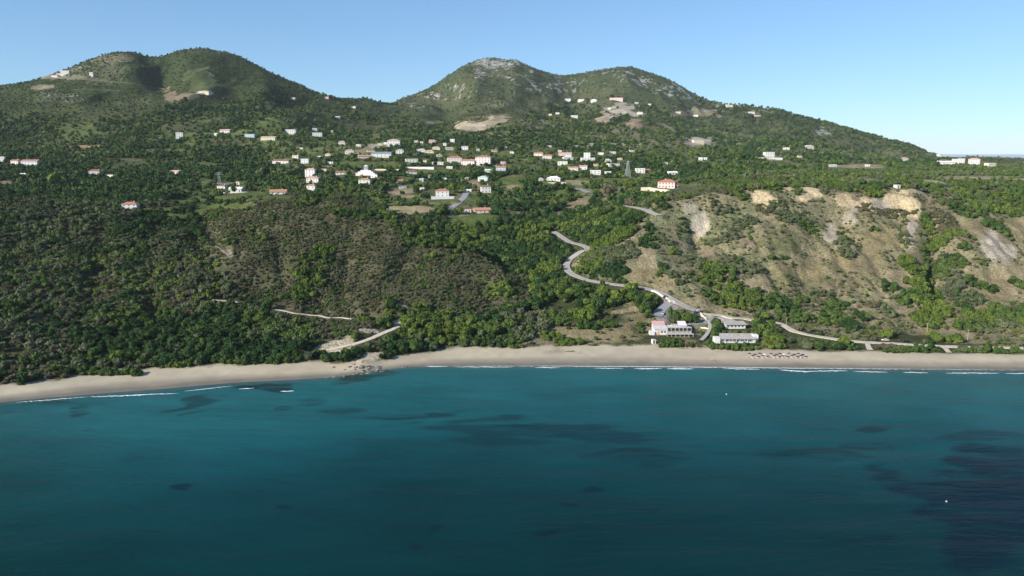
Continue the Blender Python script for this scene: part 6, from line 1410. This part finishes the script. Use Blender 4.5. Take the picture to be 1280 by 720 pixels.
_vis = (H - CAM_H) / YG >= HOR - 1e-9
_m = _vis & (CLEAR > .55) & (YG > 560) & (YG < 2400) & (UG > 0) & (UG < 1280) & (VG > 0) & (VG < 720)
_u = UG[_m].astype(int); _v = VG[_m].astype(int); OPEN = np.zeros((720, 1280)); np.maximum.at(OPEN, (_v, _u), YG[_m])
def scatter():
    out = []
    # fine scrub: the round hill, and tufts on the open right hillside
    for (what, ya, yb, xa, xb, sp) in (('hill', 430, 745, -.47, .06, 2.0), ('slope', 430, 745, .04, .95, 2.3)):
        ys = np.arange(ya, yb, sp); X, Y = np.meshgrid(np.arange(xa * yb, xb * yb, sp), ys); X = (X + rng.uniform(-.6, .6, X.shape) * sp).ravel(); Y = (Y + rng.uniform(-.6, .6, Y.shape) * sp).ravel()
        Z = h_at(X, Y); U, V = project(X, Y, Z); wu, wv, d = cover(U, V, X, Y); r = rng.random((4, len(X)))
        n1 = fbm(X, Y, 16, 4, 51.); n2 = fbm(X, Y, 6, 3, 53.)
        k = d[what] & (sample_grid(CLEAR, X, Y) < .4) & (Z > 3) & (sample_grid(padmask, X, Y) < .6) & (sample_grid(roadD, X, Y) < .97) & (Y < np.interp(X / Y, S, kY[4]) + 10)
        k &= r[0] < (.35 + 1.1 * smooth(.40, .52, n1)) if what == 'hill' else r[0] < .08 + .70 * smooth(.48, .58, .6 * n1 + .4 * n2)
        kd = np.where(n2 > .60, 1, np.where(n1 > .5, np.where(r[1] < .6, 3, 4), np.where(r[1] < .75, 3, 1))) if what == 'hill' else np.where(r[1] < .36, 1, np.where(r[1] < .62, 4, np.where(r[1] < .80, 3, 2)))
        rd = (.75 + .65 * r[2]) if what == 'hill' else (.35 + .6 * r[2] ** 2)
        out.append([a[k] for a in (X, Y, Z, U, V, rd, kd)] + [np.zeros(k.sum())])
    for (ya, yb, sp) in ((330, 520, 2.7), (520, 760, 3.1), (760, 1080, 4.6), (1080, 1500, 6.0), (1500, 2050, 8.0), (2050, 3050, 10.5)):
        ys = np.arange(ya, yb, sp); xs = np.arange(-.92 * yb, .92 * yb, sp)
        X, Y = np.meshgrid(xs, ys); X = (X + rng.uniform(-.6, .6, X.shape) * sp).ravel(); Y = (Y + rng.uniform(-.6, .6, Y.shape) * sp).ravel()
        k = np.abs(X / Y) < .9; X, Y = X[k], Y[k]
        Z = h_at(X, Y); U, V = project(X, Y, Z)
        k = (sample_grid(CLEAR, X, Y) < .35 + .25 * rng.random(X.shape)) & (Z > 2.2) & (Y < np.interp(X / Y, S, kY[-1]) + 90)
        e = (Z + 4 - CAM_H) / Y; k &= e > sample_grid(HOR, X, Y) - .016
        k &= sample_grid(padmask, X, Y) < .6; k &= sample_grid(roadD, X, Y) < .95
        X, Y, Z, U, V = X[k], Y[k], Z[k], U[k], V[k]
        r = rng.random((5, len(X)))
        kind, rad, prob = land(U, V, X, Y, r)
        if yb <= 520: pass
        # bands with wide spacing keep their cover by larger crowns
        if sp > 9: rad = rad * 1.35
        elif sp > 7: rad = rad * 1.15
        # spacing compensation: big crowns need fewer stems
        prob = prob * np.clip((sp * 1.0 / np.maximum(rad, .5)) ** 2 * .95, .12, 1.0) if sp < 5 else prob
        pk = r[4] < prob
        out.append([a[pk] for a in (X, Y, Z, U, V, rad)] + [kind[pk], np.zeros(pk.sum())])
    # thickets
    for (u, v, ru, rv, kd, rd, dn) in THICK:
        x0, y0, z0 = ground_hit(u, v)
        # area in metres
        _, ya, _ = ground_hit(u, v - rv); _, yb, _ = ground_hit(u, v + rv)
        dy = max(abs(ya - yb) / 2, 2.0)
        if dy > 70: dy = 70
        dx = ru * y0 / FPX
        sp = rd * .95; n = int(max(1, math.pi * dx * dy / sp ** 2 * dn))
        a = rng.uniform(0, 6.283, n); q = np.sqrt(rng.random(n))
        X = x0 + dx * q * np.cos(a); Y = (ya + yb) / 2 + dy * q * np.sin(a) if dy < 70 else y0 + dy * q * np.sin(a)
        Z = h_at(X, Y); U, V = project(X, Y, Z)
        k = (Z > 2.0) & (sample_grid(roadD, X, Y) < .97) & (sample_grid(padmask, X, Y) < .97); X, Y, Z, U, V = X[k], Y[k], Z[k], U[k], V[k]
        alt = rng.random(len(X)); kk = np.where(alt < .78, kd, np.where(alt < .9, 1, np.where(kd == 1, 0, kd)))
        out.append([X, Y, Z, U, V, rd * rng.uniform(.65, 1.15, len(X)), kk, np.ones(len(X))])
    A = [np.concatenate([o[i] for o in out]) for i in range(8)]
    X, Y, Z, U, V, rad, kind, expl = A
    # keep-clear tests on the crown's picture box
    hgt = rad * np.where(kind == 3, 1.0, 1.7)
    bad = np.zeros(len(X), bool)
    pr = rad * FPX / Y; ph = hgt * FPX / Y
    for fx in (-.6, 0, .6):
        for fy in (.3, .85):
            uu = np.clip(U + pr * fx, 0, 1279).astype(int); vv = np.clip(V - ph * fy, 0, 719).astype(int)
            inb = (U > -20) & (U < 1300)
            bad |= inb & (KEEP[vv, uu] > Y)
    uu = np.clip(U, 0, 1279).astype(int); vv = np.clip(V - ph * .55, 0, 719).astype(int)
    opn = (U > 0) & (U < 1280) & (OPEN[vv, uu] > Y + 2) & (rng.random(len(X)) < .9)
    # what stood in the way is planted again as low growth where that leaves the view open
    sm = bad.copy(); rad = np.where(sm, np.minimum(rad * .38, 1.3), rad); hgt = rad * np.where(kind == 3, 1.0, 1.5); pr = rad * FPX / Y; ph = hgt * FPX / Y
    bad = np.zeros(len(X), bool)
    for fx in (-.5, .5):
        for fy in (.3, .95):
            uu = np.clip(U + pr * fx, 0, 1279).astype(int); vv = np.clip(V - ph * fy, 0, 719).astype(int)
            bad |= sm & (U > -20) & (U < 1300) & (KEEP[vv, uu] > Y)
    for (x, y, hw, hd) in SITES: bad |= (np.abs(X - x) < hw) & (np.abs(Y - y) < hd)
    k = ~(bad | opn)
    return [a[k] for a in (X, Y, Z, U, V, rad, kind, expl)]

PX, PY, PZ, PU, PV, PR, PK, PE = scatter()
PK = PK.astype(int)
print('PLANTS', len(PX))
# ---- the individuals: the 300 largest visible trees and the 300 largest visible shrubs
is_tree = (PR > 2.35) & (PK != 3)
vis = ((PZ + PR * 1.0 - CAM_H) / PY > sample_grid(HOR, PX, PY) - .0005) & (PU > 4) & (PU < 1276)
score = PR / PY * vis
def pick(mask, n):
    o = np.argsort(-(score * mask)); return [int(i) for i in o[:n] if score[i] * mask[i] > 0]
ti = pick(is_tree, 286); si = pick(~is_tree, 300)
LAND = [  # places one can find, (u0, u1, v0, v1, words): the first that holds the foot names the plant
    (0, 60, 380, 500, 'at the far left edge'), (60, 115, 380, 500, 'left of the left surf line'), (115, 170, 380, 500, 'above left half of surf line'), (170, 230, 380, 500, 'above right half of surf line'),
    (230, 310, 380, 500, 'inland of the dark reef'), (310, 385, 380, 500, 'left of the sandy clearing'), (385, 440, 396, 500, 'around the sandy clearing'), (440, 500, 396, 500, 'along the sandy bend'), (500, 565, 396, 500, 'right of the sandy bend'),
    (565, 640, 370, 500, 'at the mouth of the valley, left'), (640, 700, 384, 500, 'at the left end of the dunes'), (700, 714, 384, 500, 'in the middle of the dunes, left'), (714, 726, 384, 500, 'in the middle of the dunes'), (726, 760, 384, 500, 'in the middle of the dunes, right'), (760, 830, 384, 500, 'on the dunes beside the restaurant'),
    (830, 876, 384, 425, 'around the parking drive'), (830, 880, 425, 500, 'in front of the restaurant'), (876, 905, 384, 500, 'between restaurant and long beach house'), (905, 952, 384, 500, 'around the long beach house'), (952, 990, 384, 500, 'right of the long beach house'),
    (990, 1090, 424, 500, 'seaward of the gravel track, left'), (1090, 1180, 424, 500, 'seaward of the gravel track, middle'), (1180, 1290, 424, 500, 'seaward of the gravel track, right'),
    (870, 1000, 310, 384, 'on the bushy belt above the beach houses'), (990, 1120, 384, 424, 'inland of the gravel track, left'), (1120, 1290, 384, 424, 'inland of the gravel track, right'), (1120, 1215, 260, 384, 'in the green ravine of the dry hillside'),
    (715, 870, 280, 384, 'inside the road bend'), (870, 1120, 230, 384, 'on the open dry hillside'), (1215, 1290, 230, 384, 'on the pale slope at the right edge'),
    (560, 715, 240, 384, 'in the valley left of the hairpin'), (715, 870, 230, 280, 'near the upper road bend'),
    (250, 400, 236, 330, 'on the scrubby hill, upper left'), (400, 560, 236, 330, 'on the scrubby hill, upper right'), (250, 400, 330, 396, 'on the scrubby hill, lower left'), (400, 560, 330, 396, 'on the scrubby hill, lower right'),
    (0, 120, 200, 380, 'on the dark hillside near the left edge'), (120, 250, 200, 380, 'on the dark hillside left of the scrubby hill')]
LAND.insert(0, (0, 30, 330, 440, 'on the bare-looking patch at the left edge')); LAND.append((-50, 1400, -50, 900, 'in the woods round the village'))
HUE = ('dark green', 'mid green', 'bright green', 'grey-brown', 'grey-green')
def lab_(i, nm):
    u, v, r = PU[i], PV[i], PR[i]
    where = [w for a, b, c, d, w in LAND if a <= u < b and c <= v < d][0]
    if nm == 'tree': sz = 'huge' if r > 4.4 else 'large' if r > 3.7 else 'small' if r < 2.8 else 'medium'
    else: sz = 'very wide' if r > 2.38 else 'wide' if r > 2.2 else 'broad' if r > 1.8 else 'tiny' if r < 1.2 else 'low'
    tier = ''
    if u < 565 and v > 396 or (u < 385 and v > 380):
        f = float(np.interp(u, (0, 100, 200, 300, 400, 560), (486, 471, 461, 457, 455, 438))) - v
        tier = 'beside the sand, ' if f < 6 else 'second row, ' if f < 14 else 'low, ' if f < 25 else 'halfway up, ' if f < 38 else 'high, ' if f < 52 else 'highest, ' if f < 68 else 'topmost, '
    elif v > 384 and 700 <= u < 830: tier = 'front, ' if v > 428 else 'middle, ' if v > 410 else 'rear, '
    elif u >= 990 and v > 424: tier = 'by the sand, ' if v > 437 else 'by the track, '
    elif 'dark hillside' in where:
        tier = ('far up, ' if v < 270 else 'up, ' if v < 295 else 'midway, ' if v < 318 else 'down, ' if v < 338 else 'far down, ' if v < 352 else 'low, ' if v < 364 else 'bottom, ') + ('left, ' if (u % 120) < 40 else 'centre, ' if (u % 120) < 80 else 'right, ')
    elif 'valley left' in where: tier = 'upper, ' if v < 320 else 'middle, ' if v < 352 else 'lower, '
    elif 'left end of the dunes' in where: tier += 'left, ' if u < 660 else 'centre, ' if u < 680 else 'right, '
    return '%s %s %s %s%s' % (sz, HUE[PK[i]], nm, tier, where), nm + 's ' + where
crowns = {}; trunks = [trunk_mesh(i) for i in range(4)]
for kd in range(5):
    for q in range(4):
        crowns[kd, q] = crown_mesh('crown', FOL[kd], 500 + kd * 10 + q, 11, 1, 420, .95, .115, .62)
        crowns[kd, q, 's'] = crown_mesh('shrub', FOL[kd], 600 + kd * 10 + q, 8, 1, 320, .6, .12, .72)
protos = {}
def add_tree(x, y, z, r, hf, kd, label, group, q, rz):
    key = (kd, q)
    if key not in protos:
        t = bpy.data.objects.new('tree', None); c = bpy.data.objects.new('crown', crowns[kd, q]); b = bpy.data.objects.new('trunk', trunks[q]); protos[key] = (t, c, b)
    t, c, b = [o.copy() for o in protos[key]]
    for o in (t, c, b): link(o)
    c.parent = t; b.parent = t
    t.location = (x, y, z); t.scale = (r, r, r * hf); t.rotation_euler = (0, 0, rz); tag(t, label, 'tree', group)
for i in ti:
    lb, gr = lab_(i, 'tree')
    add_tree(PX[i], PY[i], PZ[i], PR[i], rng.uniform(.95, 1.25), PK[i], lb, gr, int(rng.integers(4)), rng.uniform(0, 6.28))
sp_ = {}
for i in si:
    lb, gr = lab_(i, 'shrub'); q = int(rng.integers(4)); key = (PK[i], q)
    if key not in sp_: sp_[key] = bpy.data.objects.new('shrub', crowns[PK[i], q, 's'])
    o = link(sp_[key].copy()); o.location = (PX[i], PY[i], PZ[i]); r = PR[i]; o.scale = (r, r, r * rng.uniform(.85, 1.2)); o.rotation_euler = (0, 0, rng.uniform(0, 6.28))
    tag(o, lb, 'shrub', gr)
# look-alikes that still share a label are told apart by their order from the left
_by = {}
for o in COL.objects:
    if 'label' in o and o.get('category') in ('tree', 'shrub', 'rock'): _by.setdefault(o['label'], []).append(o)
NUM = {2: 'two', 3: 'three', 4: 'four', 5: 'five', 6: 'six', 7: 'seven', 8: 'eight', 9: 'nine', 10: 'ten', 11: 'eleven', 12: 'twelve'}
ORN = ['first', 'second', 'third', 'fourth', 'fifth', 'sixth', 'seventh', 'eighth', 'ninth', 'tenth', 'eleventh', 'twelfth']
for lb, os_ in _by.items():
    n = len(os_)
    if 2 <= n <= 12:
        os_.sort(key=lambda o: o.location.x / o.location.y)
        for k_, o in enumerate(os_):
            w_ = 'left one' if n == 2 and k_ == 0 else 'right one' if n == 2 else '%s of %s from left' % (ORN[k_], NUM[n])
            if len((lb + ' ' + w_).replace('-', ' ').split()) <= 16: o['label'] = lb + ', ' + w_
for n_, (u, v, r, hf, kd, lab) in enumerate(SPECIAL):
    x, y, z = ground_hit(u, v); add_tree(x, y, z, r, hf, kd, lab, None, n_ % 4, n_ * 1.1)
def cypress(u, v, h, r, label, n_):
    x, y, z = ground_hit(u, v)
    t = thing('cypress_tree', label, 'tree', (x, y, z), 0)
    r_ = random.Random(n_); V_, F_ = [], []
    for i in range(900):
        f = r_.random(); rr = r * math.sin(math.pi * min(1, .08 + f * .9) ** .75) * r_.uniform(.55, 1.08); a = r_.uniform(0, 6.283); p = Vector((rr * math.cos(a), rr * math.sin(a), .8 + f * (h - .8)))
        e1 = Vector((-math.sin(a), math.cos(a), r_.uniform(-.3, .3))); e2 = Vector((math.cos(a) * .3, math.sin(a) * .3, 1)); s_ = r_.uniform(.18, .42); m = len(V_)
        for c1, c2 in ((-1, -1), (1, -1), (.6, 1.3), (-.6, 1.3)): V_.append(tuple(p + e1 * s_ * c1 + e2 * s_ * c2))
        F_.append((m, m + 1, m + 2, m + 3))
    me = bpy.data.meshes.new('crown'); me.from_pydata(V_, [], F_); me.materials.append(FOL[0 if n_ < 3 else 2]); inst('crown', me, t, (0, 0, 0))
    MB().bar((0, 0, -.5), (0, 0, h * .7), .22, .08, 7).build('trunk', BARK, t)
for n_, (u, v, h, r, lab) in enumerate(CYP): cypress(u, v, h, r, lab, n_)

# ---- the rest as masses
used = np.zeros(len(PX), bool); used[ti] = True; used[si] = True
rest = ~used
def mass(name, m, forms, label, cat):
    idx = np.nonzero(m)[0]; n = len(idx)
    if n == 0: return
    me = bpy.data.meshes.new(name); me.vertices.add(n)
    me.vertices.foreach_set('co', np.stack([PX[idx], PY[idx], PZ[idx] - .1], -1).reshape(-1).astype(np.float32))
    a = me.attributes.new('size', 'FLOAT_VECTOR', 'POINT'); s3 = np.stack([PR[idx], PR[idx] * rng.uniform(.85, 1.15, n), PR[idx] * rng.uniform(.65, 1.45, n)], -1); a.data.foreach_set('vector', s3.reshape(-1).astype(np.float32))
    a = me.attributes.new('turn', 'FLOAT_VECTOR', 'POINT'); rt = np.zeros((n, 3)); rt[:, 2] = rng.uniform(0, 6.283, n); rt[:, 0] = rng.uniform(-.12, .12, n); a.data.foreach_set('vector', rt.reshape(-1).astype(np.float32))
    a = me.attributes.new('form', 'INT', 'POINT'); a.data.foreach_set('value', (PK[idx] * NV + rng.integers(0, NV, n)).astype(np.int32))
    o = link(bpy.data.objects.new(name, me)); tag(o, label, cat); o['kind'] = 'stuff'
    g = bpy.data.node_groups.new(name, 'GeometryNodeTree')
    g.interface.new_socket('Geometry', in_out='INPUT', socket_type='NodeSocketGeometry'); g.interface.new_socket('Geometry', in_out='OUTPUT', socket_type='NodeSocketGeometry')
    N, L = g.nodes, g.links
    gi = N.new('NodeGroupInput'); go = N.new('NodeGroupOutput'); ip = N.new('GeometryNodeInstanceOnPoints'); ci = N.new('GeometryNodeCollectionInfo'); mp = N.new('GeometryNodeMeshToPoints')
    ci.inputs['Collection'].default_value = forms; ci.inputs['Separate Children'].default_value = True; ci.inputs['Reset Children'].default_value = True
    def attr(nm, ty):
        q = N.new('GeometryNodeInputNamedAttribute'); q.data_type = ty; q.inputs['Name'].default_value = nm; return q.outputs[0]
    ip.inputs['Pick Instance'].default_value = True
    L.new(gi.outputs[0], ip.inputs['Points']); L.new(ci.outputs[0], ip.inputs['Instance']); L.new(attr('form', 'INT'), ip.inputs['Instance Index'])
    L.new(attr('turn', 'FLOAT_VECTOR'), ip.inputs['Rotation']); L.new(attr('size', 'FLOAT_VECTOR'), ip.inputs['Scale']); L.new(ip.outputs[0], go.inputs[0])
    md = o.modifiers.new('scatter', 'NODES'); md.node_group = g
near = PY < 800
mass('woodland', rest & near & is_tree, FORMS_NEAR, 'dense mixed trees covering the near hillsides and the valley', 'woodland')
mass('scrub', rest & near & ~is_tree, FORMS_NEAR, 'low scrub and bushes covering the near hillsides', 'scrub')
mass('distant_woodland', rest & ~near & is_tree, FORMS_FAR, 'distant woods and groves round the village and on the mountains', 'woodland')
mass('distant_scrub', rest & ~near & ~is_tree, FORMS_FAR, 'distant low scrub on the plateau and the mountain slopes', 'scrub')
